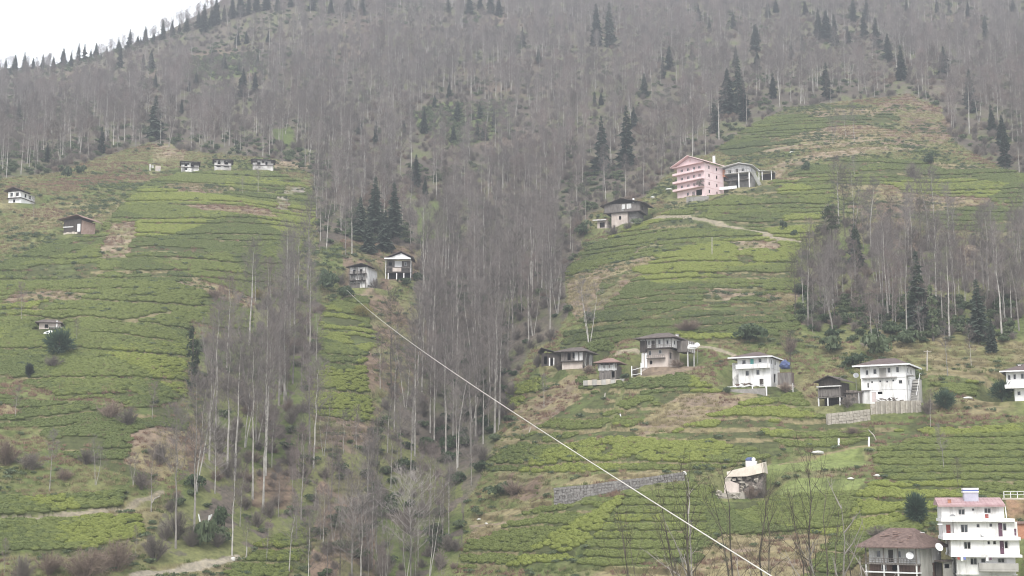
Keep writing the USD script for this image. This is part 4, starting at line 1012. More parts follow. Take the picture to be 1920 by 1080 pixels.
class House:
    """A building whose front is laid out in pixels of the photograph round its foot (uc, vb)."""
    def __init__(s, name, label, cat, uc, vb, yaw=0., depth=8., pad=None, clearing=None, group=None, sink=0.):
        p = land(uc, vb)
        s.uc, s.vb, s.D = uc, vb, depth
        s.dep = project(*p)[2]
        s.k = FPX / s.dep
        s.az = math.degrees(math.atan2(p[0], p[1]))
        s.rz = -s.az + yaw
        s.c = math.cos(math.radians(yaw))
        s.p = np.array(p, float)
        a = math.radians(s.rz)
        s.R = np.array([[math.cos(a), -math.sin(a), 0], [math.sin(a), math.cos(a), 0], [0, 0, 1]])
        r = clearing or depth * .6
        ctr = s.world((0, depth * .5, 0))
        PADS.append((ctr[0], ctr[1], depth * .62 if pad is None else pad, p[2] - .05))
        BUILT.append((ctr[0], ctr[1], r))
        f = s.world((0, -1.0, 0)); BUILT.append((f[0], f[1], r * .55))
        s.t = thing(name, label, cat, s.p, s.rz, group)
    def world(s, q):
        return s.p + s.R @ np.asarray(q, float)
    def X(s, u):
        return (u - s.uc) / s.k / s.c
    def Z(s, v):
        return (s.vb - v) / s.k
    def part(s, name, mesh, m, smooth=False, **kw):
        return obj(name, mesh, M[m], kw.pop('parent', s.t), smooth, **kw)
    def fill(s, holes, frame, place, dark):
        """Windows and doors in the openings of one wall. holes: (x0, z0, x1, z1, kind)."""
        for x0, z0, x1, z1, kd in holes:
            e = .004
            x0, z0, x1, z1 = x0 + e, z0 + e, x1 - e, z1 - e
            w = min(.09, (x1 - x0) * .14)
            if kd == 'void':
                continue
            if kd.startswith('door'):
                m = MB().box(x0, x1, .06, .12, z0, z1)
                d = s.part('door', moved(m.get(), place), kd.split(':')[1] if ':' in kd else 'brown_wood')
                hm = MB().box(x1 - .2, x1 - .12, .03, .058, (z0 + z1) / 2 - .05, (z0 + z1) / 2 + .05)
                obj('handle', moved(hm.get(), place), M['dish_grey'], d)
                continue
            m = MB().box(x0, x0 + w, .03, .13, z0, z1).box(x1 - w, x1, .03, .13, z0, z1).box(x0 + w, x1 - w, .03, .13, z0, z0 + w).box(x0 + w, x1 - w, .03, .13, z1 - w, z1)
            if x1 - x0 > .8:
                xm = (x0 + x1) / 2
                m.box(xm - w * .4, xm + w * .4, .04, .12, z0 + w, z1 - w)
            d = s.part('window', moved(m.get(), place), frame)
            pm = MB().box(x0 + w, x1 - w, .075, .09, z0 + w, z1 - w)
            obj('pane', moved(pm.get(), place), M['pane'], d)
            cw = ((x0 * 7.3 + z0 * 3.1) % 1 + 1) % 1
            if cw < .55 and x1 - x0 > .5:      # a curtain behind part of the pane
                a, b = (x0 + w, x0 + (x1 - x0) * (.3 + cw)) if cw < .3 else (x0 + (x1 - x0) * cw, x1 - w)
                cm = MB()
                for q in range(5):
                    e, f = a + (b - a) * q / 5, a + (b - a) * (q + 1) / 5
                    cm.box(e, f, .14 + .02 * (q % 2), .15 + .02 * (q % 2), z0 + w, z1 - w)
                obj('curtain', moved(cm.get(), place), M['white_sheet'], d)
    def block(s, u0, u1, v0, v1, m, front=(), right=(), left=(), y0=0., y1=None, t=.22, frame='frame_paint', zx=None, name='wall', below=0.):
        """Four walls. front openings in photo pixels (u0, v0, u1, v1, kind); side openings as (y fraction 0..1, .., v0, v1, kind)."""
        x0, x1 = s.X(u0), s.X(u1)
        z1, z0 = s.Z(v0), s.Z(v1) - below
        y1 = s.D if y1 is None else y1
        w, h, d = x1 - x0, z1 - z0, y1 - y0
        fr = [(s.X(a) - x0, s.Z(dv) - z0, s.X(c) - x0, s.Z(b) - z0, kd) for a, b, c, dv, kd in front]
        sd = lambda L: [(a * (d - 2 * t), s.Z(b2) - z0, c * (d - 2 * t), s.Z(b) - z0, kd) for a, c, b, b2, kd in L]
        rt, lf = sd(right), sd(left)
        lf = [(d - 2 * t - c, b, d - 2 * t - a, e, k) for a, b, c, e, k in lf]
        place = np.array([[1, 0, 0, x0], [0, 1, 0, y0], [0, 0, 1, z0]], float)
        pr = np.array([[0, -1, 0, x1], [1, 0, 0, y0 + t], [0, 0, 1, z0]], float)
        pl = np.array([[0, 1, 0, x0], [-1, 0, 0, y1 - t], [0, 0, 1, z0]], float)
        mm = MB()
        mm.add(*moved(panel(w, h, [q[:4] for q in fr], t), place))
        mm.add(*moved(panel(d - 2 * t, h, [q[:4] for q in rt], t), pr))
        mm.add(*moved(panel(d - 2 * t, h, [q[:4] for q in lf], t), pl))
        mm.box(x0, x1, y1 - t, y1, z0, z1)
        s.part(name, mm.get(), m)
        # floor and ceiling of the rooms behind
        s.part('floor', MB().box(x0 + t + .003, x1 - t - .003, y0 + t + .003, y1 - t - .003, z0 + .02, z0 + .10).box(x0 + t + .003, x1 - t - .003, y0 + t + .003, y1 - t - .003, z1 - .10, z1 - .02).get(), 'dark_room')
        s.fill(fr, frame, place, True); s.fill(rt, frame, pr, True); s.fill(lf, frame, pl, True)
    def slab(s, name, u0, u1, v0, v1, y0, y1, m):
        return s.part(name, MB().box(s.X(u0), s.X(u1), y0, y1, s.Z(v1), s.Z(v0)).get(), m)
    def posts(s, name, us, v0, v1, y, w, m):
        for u in us:
            s.part(name, MB().box(s.X(u) - w / 2, s.X(u) + w / 2, y - w / 2, y + w / 2, s.Z(v1), s.Z(v0)).get(), m)
    def rail(s, u0, u1, v0, v1, y, m, n=10, w=.05):
        x0, x1, z0, z1 = s.X(u0), s.X(u1), s.Z(v1), s.Z(v0)
        r = MB().bar((x0, y, z1), (x1, y, z1), w * 1.3).bar((x0, y, (z0 + z1) / 2), (x1, y, (z0 + z1) / 2), w)
        p = s.part('railing', r.get(), m)
        for i in range(n + 1):
            x = x0 + (x1 - x0) * i / n
            obj('baluster', MB().box(x - w / 2, x + w / 2, y + w, y + 2 * w, z0, z1 - w).get(), M[m], p)
    def boards(s, u0, u1, v0, v1, y, m, n, gap=.02, seed=0, t=.05, miss=0., name='board'):
        """Upright boards, each a part of its own, uneven at the ends."""
        rg = np.random.default_rng(seed)
        x0, x1 = s.X(u0), s.X(u1)
        for i in range(n):
            if rg.uniform() < miss:
                continue
            a, b = x0 + (x1 - x0) * i / n + gap / 2, x0 + (x1 - x0) * (i + 1) / n - gap / 2
            yy = y - t - rg.uniform(.003, .04)
            s.part(name, MB().box(a, b, yy, yy + t, s.Z(v1) + rg.uniform(0, .12), s.Z(v0) - rg.uniform(0, .12)).get(), m)

# --- the apartment building, lower right
def apartment():
    h = House('apartment_building', 'white four storey apartment building with a red roof at the lower right', 'building', 1842, 1122, yaw=5, depth=9.5, clearing=9)
    # storeys, from below (each overhangs a little differently)
    h.block(1800, 1906, 1079, 1122, 'white_plaster', [(1822, 1084, 1836, 1100, 'win'), (1874, 1076 + 8, 1888, 1100, 'win')], y0=.55, below=6)
    h.block(1800, 1905, 1046, 1078, 'white_plaster', [(1824, 1047.5, 1837, 1061, 'win'), (1843, 1048, 1852, 1057, 'win'), (1873, 1047.5, 1886, 1057, 'win')], left=[(.3, .5, 1049, 1062, 'win')], y0=.5)
    h.block(1790, 1913, 1014.5, 1041, 'white_plaster', [(1813, 1017, 1826.5, 1032, 'win'), (1856, 1016, 1861, 1022.5, 'win'), (1866, 1015.5, 1872, 1022.5, 'win'), (1878, 1015.5, 1885.5, 1040, 'door:plum_door'), (1886, 1015.5, 1893, 1030, 'win')], left=[(.08, .22, 1018, 1034, 'win'), (.5, .7, 1018, 1034, 'win')], y0=.1)
    h.block(1797, 1911, 980.5, 1008, 'white_plaster', [(1809, 985, 1823, 1001, 'win'), (1838, 984, 1844, 991, 'win'), (1861, 983, 1867, 990, 'win'), (1877, 982.5, 1884.5, 1007.5, 'door:plum_door'), (1885, 982.5, 1892, 997, 'win'), (1905, 993, 1909, 1006, 'door:plum_door')], y0=.2)
    h.block(1778, 1796.5, 980.5, 1008, 'white_plaster', [(1784, 986, 1792, 1007.5, 'door:red_door')], left=[(.1, .3, 985, 1003, 'win')], y0=1.1)
    h.block(1777, 1890, 950, 974, 'white_plaster', [(1807, 956, 1820, 968, 'win'), (1832, 955, 1837, 960, 'win'), (1854, 954, 1867, 965, 'win'), (1855.5, 966, 1862, 973.5, 'door:red_door')], y0=1.0)
    for i, (u0, u1, v0, v1, y0) in enumerate([(1798, 1908, 1078.2, 1078.9, .3), (1789, 1916, 1041.2, 1045.8, -.55), (1776, 1915, 1008.2, 1014.2, -.6), (1774, 1906, 974.2, 980.2, -.55)]):
        h.slab('floor_slab', u0, u1, v0, v1, y0, 9.45, 'white_plaster')
    # parapets of the balconies
    for u0, u1, v0, v1 in ((1776, 1836, 1001.5, 1008), (1776, 1850, 970.5, 974)):
        h.slab('parapet', u0, u1, v0, v1, -.55, -.42, 'white_plaster')
    h.slab('balcony', 1838, 1907, 1068.5, 1071.5, -1.0, .48, 'concrete')
    h.slab('balcony_front', 1838, 1907, 1056.5, 1068.2, -1.0, -.88, 'concrete')
    for u in (1838, 1906):
        h.part('balcony_side', MB().box(h.X(u), h.X(u) + .12, -.877, .48, h.Z(1068.2), h.Z(1056.5)).get(), 'concrete')
    # roof: one slope towards the valley
    x0, x1, ze, zr = h.X(1770), h.X(1892), h.Z(950.5), h.Z(936.5)
    r = h.part('roof', hull([(x, y, z + k) for x in (x0, x1) for y, z in ((.35, ze), (6.2, zr), (9.9, zr - .8)) for k in (0, .14)]), 'red_roof')
    rb = MB()
    for i in range(17):
        xx = x0 + (x1 - x0) * (i + .5) / 17
        a, b = np.array((xx, .36, ze + .15)), np.array((xx, 6.15, zr + .15))
        obj('seam', MB().bar(a, b, .06).get(), M['red_roof'], r)
    h.part('fascia', MB().box(x0, x1, .28, .345, ze - .12, ze + .12).get(), 'red_roof')
    h.part('gable_wall', hull([(h.X(1777) + .01 + k, y, z) for k in (0, .2) for y, z in ((1.2, h.Z(950) + .01), (6.2, zr - .06), (9.2, h.Z(950) + .01), )]), 'white_plaster')
    c = h.part('chimney', MB().box(h.X(1790), h.X(1796), 1.6, 2.2, h.Z(948), h.Z(938.5)).get(), 'brick')
    obj('cap', MB().box(h.X(1789), h.X(1797), 1.5, 2.3, h.Z(938.3), h.Z(937)).get(), M['red_roof'], c)
    # the tank housing on the roof
    p = h.part('tank_housing', MB().box(h.X(1822), h.X(1848), 3.0, 5.4, h.Z(944), h.Z(925.4)).get(), 'lilac_paint')
    obj('white_band', MB().box(h.X(1820), h.X(1849), 2.9, 5.5, h.Z(925.2), h.Z(922.2)).get(), M['white_paint'], p)
    obj('blue_band', MB().box(h.X(1820.5), h.X(1848.5), 2.95, 5.45, h.Z(922), h.Z(920)).get(), M['blue_paint'], p)
    obj('white_lid', MB().box(h.X(1820), h.X(1849), 2.9, 5.5, h.Z(919.8), h.Z(916.3)).get(), M['white_paint'], p)
    h.part('downpipe', MB().bar((h.X(1892.5), .05, h.Z(974)), (h.X(1892.5), .9, h.Z(951)), .09).get(), 'white_paint')
    h.slab('drying_line', 1776, 1767, 984, 986, -.4, -.3, 'white_paint')
    satellite_dish('grey satellite dish on the top balcony of the apartment building', h.world((h.X(1795), -.3, h.Z(972.5))), .42, -20, 'dish_grey', .6)
    satellite_dish('small white satellite dish on the front wall of the apartment building', h.world((h.X(1847), -.0, h.Z(1003))), .3, 25, 'dish', .4)
    for i, (u, m) in enumerate([(1800, 'red_door'), (1806, 'white_sheet'), (1811, 'blue_paint'), (1851, 'white_sheet'), (1857, 'plum_door')]):
        obj('laundry', MB().box(h.X(u), h.X(u + 4.2), -.47 - .3, -.44 - .3, h.Z(1050.5 + i % 2 * 2), h.Z(1045.9)).get(), M[m], parent=h.t)
apartment()

def brown_house():
    h = House('village_house', 'old house with a brown hipped tile roof beside the apartment building', 'house', 1690, 1110, yaw=-26, depth=7.2, clearing=8)
    h.block(1627, 1720, 1058, 1085, 'brown_wood', [(1648, 1061, 1658, 1072, 'win'), (1668, 1061, 1682, 1072, 'void')], right=[(.4, .6, 1062, 1075, 'win')], y0=1.0, below=6)
    h.block(1627, 1720, 1029, 1057.2, 'white_boards', [(1640, 1034, 1649, 1048, 'win'), (1663, 1033, 1672, 1056, 'door:dark_wood'), (1678, 1034, 1687, 1048, 'win'), (1702, 1034, 1710, 1047, 'win')], right=[(.30, .5, 1033, 1046, 'win')], y0=.9)
    h.part('side_wall', MB().box(h.X(1720) + .003, h.X(1720) + .13, .9, 4.2, -2, h.Z(1031)).get(), 'concrete')
    h.slab('balcony', 1626, 1722, 1057.4, 1060, -.25, .89, 'grey_wood')
    h.slab('lower_balcony', 1626, 1722, 1073.5, 1075.5, -.25, .99, 'white_paint')
    h.posts('post', (1628, 1661, 1687, 1720), 1028.5, 1057.3, -.1, .13, 'grey_wood')
    h.posts('post', (1628, 1661, 1687, 1720), 1060.1, 1110, -.1, .16, 'white_boards')
    h.rail(1628, 1720, 1048.5, 1057, -.22, 'grey_wood', 16)
    r = h.part('roof', hip(h.X(1612), h.X(1732), -1.0, 8.4, h.Z(1029), 2.35, .14, 3.4), 'tile_roof')
    rg = np.random.default_rng(4)
    for i in range(14):
        x, f = rg.uniform(h.X(1640), h.X(1700)), rg.uniform(.15, .8)
        y, z = -1.0 + 4.7 * f, h.Z(1029) + .14 + 2.35 * f
        obj('loose_tile', MB().bar((x, y, z + .03), (x + rg.uniform(.3, .6), y + .1, z + .06), .35, .05).get(), M['pale_brick' if i % 2 else 'rust_roof'], r)
    h.part('skylight', MB().bar((h.X(1712), 2.6, h.Z(1029) + 2.0), (h.X(1718), 2.9, h.Z(1029) + 1.9), .4, .06).get(), 'white_paint')
    satellite_dish('white satellite dish on the balcony of the brown roofed house', h.world((h.X(1711), -.5, h.Z(1043))), .48, -10)
    satellite_dish('white satellite dish on the right eave of the brown roofed house', h.world((h.X(1750), 1.6, h.Z(1027))), .55, 20)
    # the little annex between the two buildings
    g = House('annex_shed', 'small concrete annex with a dark window between the brown roofed house and the apartment building', 'shed', 1779, 1098, yaw=0, depth=3, pad=3, clearing=3)
    g.block(1770, 1787, 1054, 1098, 'concrete', [(1773, 1058, 1781.5, 1066, 'void')], below=3)
    g.part('roof', MB().box(g.X(1755), g.X(1789), -.4, 3.2, g.Z(1053.8), g.Z(1051.5)).get(), 'old_roof')
    g.part('door', MB().box(g.X(1757), g.X(1769), .6, .66, -1, g.Z(1056)).get(), 'dark_wood')
brown_house()

def largest_white_house():
    h = House('village_house', 'largest white house, two storeys on a tall basement with a brown hipped roof', 'house', 1659, 755, yaw=-13, depth=7.6, clearing=9)
    sq = lambda u, v, w=4.2: (u - w / 2, v - w / 2, u + w / 2, v + w / 2, 'win')
    h.block(1617, 1699, 731, 755, 'white_plaster', [(1646.5, 734, 1655, 738.6, 'void'), (1635.5, 734.5, 1643.5, 753, 'door:pale_door')], y0=.12, below=3)
    h.block(1617, 1699, 708.8, 730.6, 'white_plaster', [sq(1637, 715.5), sq(1652, 714.5), sq(1664.5, 715.5), sq(1675.7, 714), (1685, 713, 1692.5, 721, 'win'), (1628, 716.5, 1631.4, 726, 'win')], right=[(.2, .32, 713, 722, 'win')], y0=.06)
    h.block(1616, 1699, 686, 708.2, 'white_plaster', [(1626, 692, 1631.2, 702, 'win'), (1640, 690.5, 1646.5, 701, 'win'), (1651, 689.5, 1664, 707, 'door:concrete'), (1666, 689, 1672, 699.5, 'win'), (1681.5, 688.5, 1687.2, 699.5, 'win')], right=[(.1, .24, 690, 700, 'win'), (.5, .64, 690, 700, 'win')], y0=0)
    h.slab('ledge', 1620, 1683, 707.2, 709.2, -.45, -.003, 'grey_block')
    h.slab('ledge', 1617, 1634, 730.3, 731.2, -.2, .05, 'grey_block')
    h.slab('pilaster', 1632.6, 1634.6, 732, 758, -.15, .115, 'white_plaster')
    h.slab('pilaster', 1681.5, 1683.5, 732, 756, -.12, .115, 'white_plaster')
    r = h.part('roof', hip(h.X(1605), h.X(1708), -1.15, 8.9, h.Z(685.5), 1.55, .10, 2.9), 'brown_roof')
    obj('white_fascia', MB().box(h.X(1605) - .05, h.X(1708) + .05, -1.22, -1.155, h.Z(685.5) - .12, h.Z(685.5) + .14).box(h.X(1708) + .003, h.X(1708) + .07, -1.15, 8.9, h.Z(685.5) - .12, h.Z(685.5) + .14).get(), M['white_paint'], r)
    # outside stair on the right with a small canopy
    x = h.X(1699)
    st = h.part('stair', hull([(x + .05, 1.5, -2), (x + 1.3, 1.5, -2), (x + .05, 6.5, -2), (x + 1.3, 6.5, -2), (x + .05, 5.2, h.Z(709)), (x + 1.3, 5.2, h.Z(709)), (x + .05, 6.5, h.Z(709)), (x + 1.3, 6.5, h.Z(709))]), 'concrete')
    for i in range(9):
        y = 1.6 + i * .42
        obj('step', MB().box(x + .1, x + 1.25, y, y + .42, .2 + i * .48, .32 + i * .48).get(), M['concrete'], st)
    h.part('stair_rail', MB().bar((x + 1.3, 1.6, 1.2), (x + 1.3, 5.2, h.Z(709) + 1), .07).bar((x + 1.3, 5.2, h.Z(709) + 1), (x + 1.3, 6.5, h.Z(709) + 1), .07).get(), 'white_paint')
    h.part('canopy', MB().box(x + .003, x + 1.1, .4, 2.2, h.Z(706), h.Z(705)).get(), 'grey_block')
    rg = np.random.default_rng(3)
    j = thing('scrap_heap', 'dark heap of firewood and scrap in front of the largest white house', 'scrap heap', h.world((h.X(1672), -1.4, -.1)), h.rz)
    for i in range(26):
        a = np.array([rg.uniform(-1.8, 1.8), rg.uniform(-.5, .5), rg.uniform(.05, .7)])
        obj('log', MB().bar(a, a + [rg.uniform(-.8, .8), rg.uniform(-.3, .3), rg.uniform(-.2, .3)], rg.uniform(.1, .25)).get(), M['scrap' if i % 3 else 'dark_wood'], j)
    satellite_dish('white satellite dish on a mast left of the largest white house', h.world((h.X(1605.5), 1, h.Z(701))), .5, -15, 'dish', 5)
    return h
largest_white_house()

def timber_barn():
    h = House('timber_barn', 'dark weathered timber barn on white posts beside the largest white house', 'barn', 1553, 761, yaw=-24, depth=4.6, clearing=5)
    h.block(1533, 1573, 717, 743.5, 'dark_wood', [], y0=.9, name='timber_wall')
    h.boards(1533, 1573, 708.5, 724, .88, 'dark_wood', 13, seed=1)
    h.slab('beam', 1531, 1575, 723, 725, .3, .82, 'white_boards')
    h.boards(1533, 1573, 728, 743, .86, 'grey_wood', 14, seed=2, miss=.06)
    h.slab('deck', 1531, 1575, 743.6, 745.2, .2, 4.7, 'grey_wood')
    h.posts('post', (1534, 1551, 1573), 745.3, 765, .4, .22, 'white_boards')
    h.posts('post', (1534, 1573), 725.1, 743.5, .42, .14, 'grey_wood')
    h.part('back_wall', MB().box(h.X(1533), h.X(1573), 3.0, 3.2, -.5, h.Z(745.4)).get(), 'dark_wood')
    h.part('roof', gable_y(h.X(1527), h.X(1581), -.1, 5.2, h.Z(716), 1.05, .1), 'old_roof')
    h.part('gable_boards', hull([(h.X(1531), .75, h.Z(716)), (h.X(1577), .75, h.Z(716)), (h.X(1554), .75, h.Z(707)), (h.X(1531), .85, h.Z(716)), (h.X(1577), .85, h.Z(716)), (h.X(1554), .85, h.Z(707))]), 'dark_wood')
    g = House('lean_to', 'cluttered grey lean-to between the dark timber barn and the largest white house', 'shed', 1596, 757, yaw=-10, depth=3, pad=3, clearing=3)
    g.block(1580, 1612, 736, 757, 'grey_wood', [(1584, 741, 1592, 754, 'void')], name='timber_wall', below=1)
    g.boards(1580, 1612, 731, 751, -.0, 'scrap', 9, seed=5, miss=.2)
    g.part('roof', hull([(g.X(1578), -.4, g.Z(736)), (g.X(1615), -.4, g.Z(736)), (g.X(1578), 3.2, g.Z(731)), (g.X(1615), 3.2, g.Z(731)), (g.X(1578), 3.2, g.Z(732)), (g.X(1615), 3.2, g.Z(732)), (g.X(1615), -.4, g.Z(737)), (g.X(1578), -.4, g.Z(737))]), 'old_roof')
    g.posts('post', (1582, 1611), 737, 760, -.3, .12, 'white_boards')
timber_barn()

def teal_door_house():
    h = House('village_house', 'white two storey house with a teal door and a blue tarp at its side', 'house', 1415, 725, yaw=-16, depth=6.6, clearing=8)
    h.block(1385, 1444, 691, 725, 'white_plaster', [(1397.5, 694, 1405, 704.3, 'win'), (1417.5, 693, 1424.3, 703.4, 'win'), (1423.5, 710.5, 1430.8, 724, 'door:dark_wood')], right=[(.35, .6, 700, 716, 'void')], y0=.25, below=2)
    h.block(1384, 1444, 671, 690.4, 'white_plaster', [(1392.5, 673.5, 1399.7, 682, 'win'), (1408, 672.5, 1414.5, 688, 'door:teal_paint'), (1423, 672, 1429, 680, 'win')], right=[(.08, .22, 674, 683, 'win'), (.5, .64, 674, 683, 'win')], y0=0)
    h.slab('balcony', 1383, 1446, 689.6, 691.2, -.8, -.003, 'white_plaster')
    h.slab('parapet', 1383, 1446, 683, 689.4, -.8, -.66, 'white_plaster')
    h.block(1371.5, 1383.5, 678, 712, 'old_plaster', [], y0=.9, below=2, name='side_wing')
    h.posts('post', (1443,), 670.5, 683, -.73, .2, 'white_plaster')
    r = h.part('roof', hip(h.X(1370), h.X(1451), -1.1, 7.6, h.Z(670.6), 1.25, .12, 1.2), 'brown_roof')
    obj('white_fascia', MB().box(h.X(1370) - .05, h.X(1451) + .05, -1.18, -1.105, h.Z(670.6) - .08, h.Z(670.6) + .15).box(h.X(1451) + .003, h.X(1451) + .07, -1.1, 7.6, h.Z(670.6) - .08, h.Z(670.6) + .15).get(), M['white_paint'], r)
    rg = np.random.default_rng(6)
    j = thing('scrap_heap', 'dark heap of scrap against the wall of the house with the teal door', 'scrap heap', h.world((h.X(1399), -.7, -.1)), h.rz)
    for i in range(22):
        a = np.array([rg.uniform(-2.0, 1.8), rg.uniform(-.4, .4), rg.uniform(.05, .75)])
        obj('plank', MB().bar(a, a + [rg.uniform(-.9, .9), rg.uniform(-.3, .3), rg.uniform(-.2, .2)], rg.uniform(.1, .2)).get(), M['scrap' if i % 3 else 'brown_wood'], j)
    # terrace with a white railing
    t = thing('terrace', 'low grey terrace with a thin white railing below the house with the teal door', 'terrace', h.world((0, 0, 0)), h.rz)
    x0, x1 = h.X(1372), h.X(1443)
    obj('wall', MB().box(x0, x1, -2.6, -2.3, -2.2, -.55).get(), M['grey_block'], t)
    obj('railing', MB().bar((x0, -2.45, -.1), (x1, -2.45, 0.05), .10).get(), M['white_paint'], t)
    for x in (x0 + .05, x1 - .05, h.X(1418)):
        obj('post', MB().box(x - .08, x + .08, -2.53, -2.37, -.547, 0.0).get(), M['white_paint'], t)
    obj('tall_post', MB().box(x1 + .02, x1 + .2, -2.75, -2.57, -1.9, 1.2).get(), M['white_paint'], t)
    # blue tarp over a stack at the right
    rg = np.random.default_rng(8)
    s = trimesh.creation.icosphere(2, 1.0)
    v = s.vertices * [.95, 1.2, 1.0]
    v += (meshkit.noise(v * 2.2, 5)[:, None] - .5) * .5 * s.vertices
    v[:, 2] = np.maximum(v[:, 2], -.55)
    obj('blue_tarp', (v + h.world((h.X(1466), 2.2, h.Z(686))), s.faces), M['blue_tarp'], label='crumpled blue tarp over a stack at the right of the house with the teal door', cat='tarp')
    k = thing('wood_stack', 'low roofed stack under the blue tarp beside the house with the teal door', 'stack', h.world((h.X(1466), 2.2, 0)), h.rz)
    for i in range(10):
        obj('log', MB().box(-1.2, 1.3, -.9 + .2 * i, -.74 + .2 * i, .2 + .06 * (i % 3), 2.4 + .1 * (i % 2)).get(), M['brown_wood' if i % 2 else 'grey_wood'], k)
    obj('base', MB().box(-1.4, 1.5, -1.2, 1.3, -1.5, .2).get(), M['pale_concrete'], k)
teal_door_house()

def timber_house():
    h = House('village_house', 'dark roofed timber house with white panels, a chimney and a pinkish lower wall', 'house', 1236, 688, yaw=-20, depth=6.8, clearing=8)
    h.block(1203, 1252, 653, 688, 'cream_plaster', [(1215, 656, 1220.5, 665, 'win'), (1234, 655.5, 1240, 663, 'win'), (1217, 675, 1222, 682, 'void')], right=[(.1, .3, 660, 672, 'void')], y0=.35, below=2)
    h.slab('pilaster', 1202.5, 1207, 660, 688, .1, .345, 'white_plaster'); h.slab('pilaster', 1209, 1213, 660, 688, .1, .345, 'white_plaster')
    h.block(1201, 1262, 635, 652, 'white_boards', [(1222, 637.5, 1228.5, 651.5, 'door:dark_wood'), (1234.5, 636, 1239.5, 645.5, 'win'), (1216, 638, 1219, 646, 'win'), (1250, 638, 1254, 647, 'win')], right=[(.08, .2, 638, 647, 'win'), (.4, .52, 638, 647, 'win')], y0=0)
    h.boards(1200.5, 1214, 636, 660, -.003, 'dark_wood', 6, seed=9)
    h.slab('balcony', 1213, 1262, 652.2, 654, -.8, .34, 'dark_wood')
    h.slab('lower_balcony', 1214, 1247, 670.5, 672, -.55, .34, 'grey_wood')
    h.rail(1214, 1247, 665.5, 670.4, -.5, 'grey_wood', 9)
    h.posts('post', (1213.6, 1232, 1248, 1261.5), 635.5, 652, -.72, .12, 'dark_wood')
    h.rail(1214, 1261, 646.5, 652, -.74, 'grey_wood', 14)
    # back part, planked, on posts
    h.part('rear_wing', MB().box(h.X(1262) + .003, h.X(1262) + 2.2, 2.4, 6.4, h.Z(659), h.Z(638)).get(), 'grey_wood')
    for i in range(7):
        y = 2.45 + i * .57
        h.part('board', MB().box(h.X(1262) + 2.203, h.X(1262) + 2.25, y, y + .5, h.Z(659), h.Z(639)).get(), 'grey_wood' if i % 2 else 'old_plaster')
    for y in (2.6, 6.2):
        h.part('post', MB().box(h.X(1262) + 1.9, h.X(1262) + 2.1, y, y + .2, -1, h.Z(659.2)).get(), 'white_boards')
    h.part('roof', hip(h.X(1193), h.X(1271), -1.25, 8.0, h.Z(634.6), 1.35, .14, 2.6), 'old_roof')
    c = h.part('chimney', MB().box(h.X(1257), h.X(1261), 3.2, 3.8, h.Z(632), h.Z(624.5)).get(), 'white_plaster')
    obj('cap', MB().box(h.X(1256.4), h.X(1261.6), 3.1, 3.9, h.Z(624.3), h.Z(623.3)).get(), M['concrete'], c)
    satellite_dish('white satellite dish at the right end of the dark roofed timber house', h.world((h.X(1296), 3.5, h.Z(646))), .45, 10, 'dish', 3.5)
    s = trimesh.creation.icosphere(2, 1.0)
    v = s.vertices * [1.0, .6, .5] + (meshkit.noise(s.vertices * 2, 3)[:, None] - .5) * .3
    obj('white_sheet', (v + h.world((h.X(1293), 1.5, h.Z(652))), s.faces), M['white_sheet'], label='white crumpled sheet beside the dark roofed timber house', cat='sheet')
    k = thing('garden_gate', 'white gate frame of two posts and rails below the dark roofed timber house', 'frame', h.world((h.X(1204.5), -3.2, h.Z(706))), h.rz)
    for x in (-.95, .95):
        obj('post', MB().box(x - .08, x + .08, -.08, .08, -1.2, 1.9 + (.5 if x > 0 else 0)).get(), M['white_paint'], k)
    obj('rail', MB().bar((-.87, 0, 1.1), (.87, 0, 1.5), .09).get(), M['white_paint'], k); obj('rail', MB().bar((-.87, 0, .2), (.87, 0, .4), .09).get(), M['white_paint'], k)
timber_house()

def long_barn():
    h = House('old_barn', 'long grey barn of weathered boards with a sagging hipped roof', 'barn', 1074, 692, yaw=-20, depth=6.2, clearing=7)
    h.block(1053, 1091, 677, 692, 'cream_plaster', [], right=[(.05, .25, 676.5 + 1, 690, 'void')], y0=.2, below=2)
    h.block(1052, 1093, 660, 676.6, 'grey_wood', [(1064, 662, 1070, 675, 'void'), (1074, 661, 1078, 672, 'void')], right=[(.2, .4, 663, 674, 'void')], y0=0, name='timber_wall')
    h.boards(1052, 1064, 660.5, 677, -.003, 'grey_wood', 6, seed=11); h.boards(1078, 1093, 660.5, 677, -.003, 'white_boards', 7, seed=12, miss=.15)
    h.slab('beam', 1051, 1094, 676.7, 678.3, -.35, .19, 'dark_wood')
    x = h.X(1093)
    rg = np.random.default_rng(13)
    for i in range(9):
        y = .5 + i * .6
        if i in (3, 6):
            continue
        h.part('board', MB().bar((x + .06, y, h.Z(686 - i * .5)), (x + .1 + rg.uniform(0, .2), y + rg.uniform(-.3, .3), h.Z(662)), .34, .05).get(), 'white_boards' if i % 2 else 'grey_wood')
    h.part('roof', hip(h.X(1041), h.X(1101), -1.0, 7.3, h.Z(660), 1.15, .13, 2.4), 'old_roof')
    g = House('old_shed', 'old shed with a slanting grey roof at the left end of the long grey barn', 'shed', 1032, 686, yaw=-8, depth=4.5, clearing=4.5)
    g.block(1015, 1049, 662, 686, 'dark_wood', [(1020, 668, 1026, 683, 'void'), (1033, 672, 1036.5, 685, 'void')], y0=0, name='timber_wall', below=1)
    g.posts('post', (1030.6, 1038.5), 671, 688, -.15, .25, 'white_plaster')
    g.part('roof', gable_y(g.X(1009), g.X(1053), -.8, 5.0, g.Z(661), .95, .1, xm=g.X(1016), zr=g.Z(664)), 'old_roof')
long_barn()

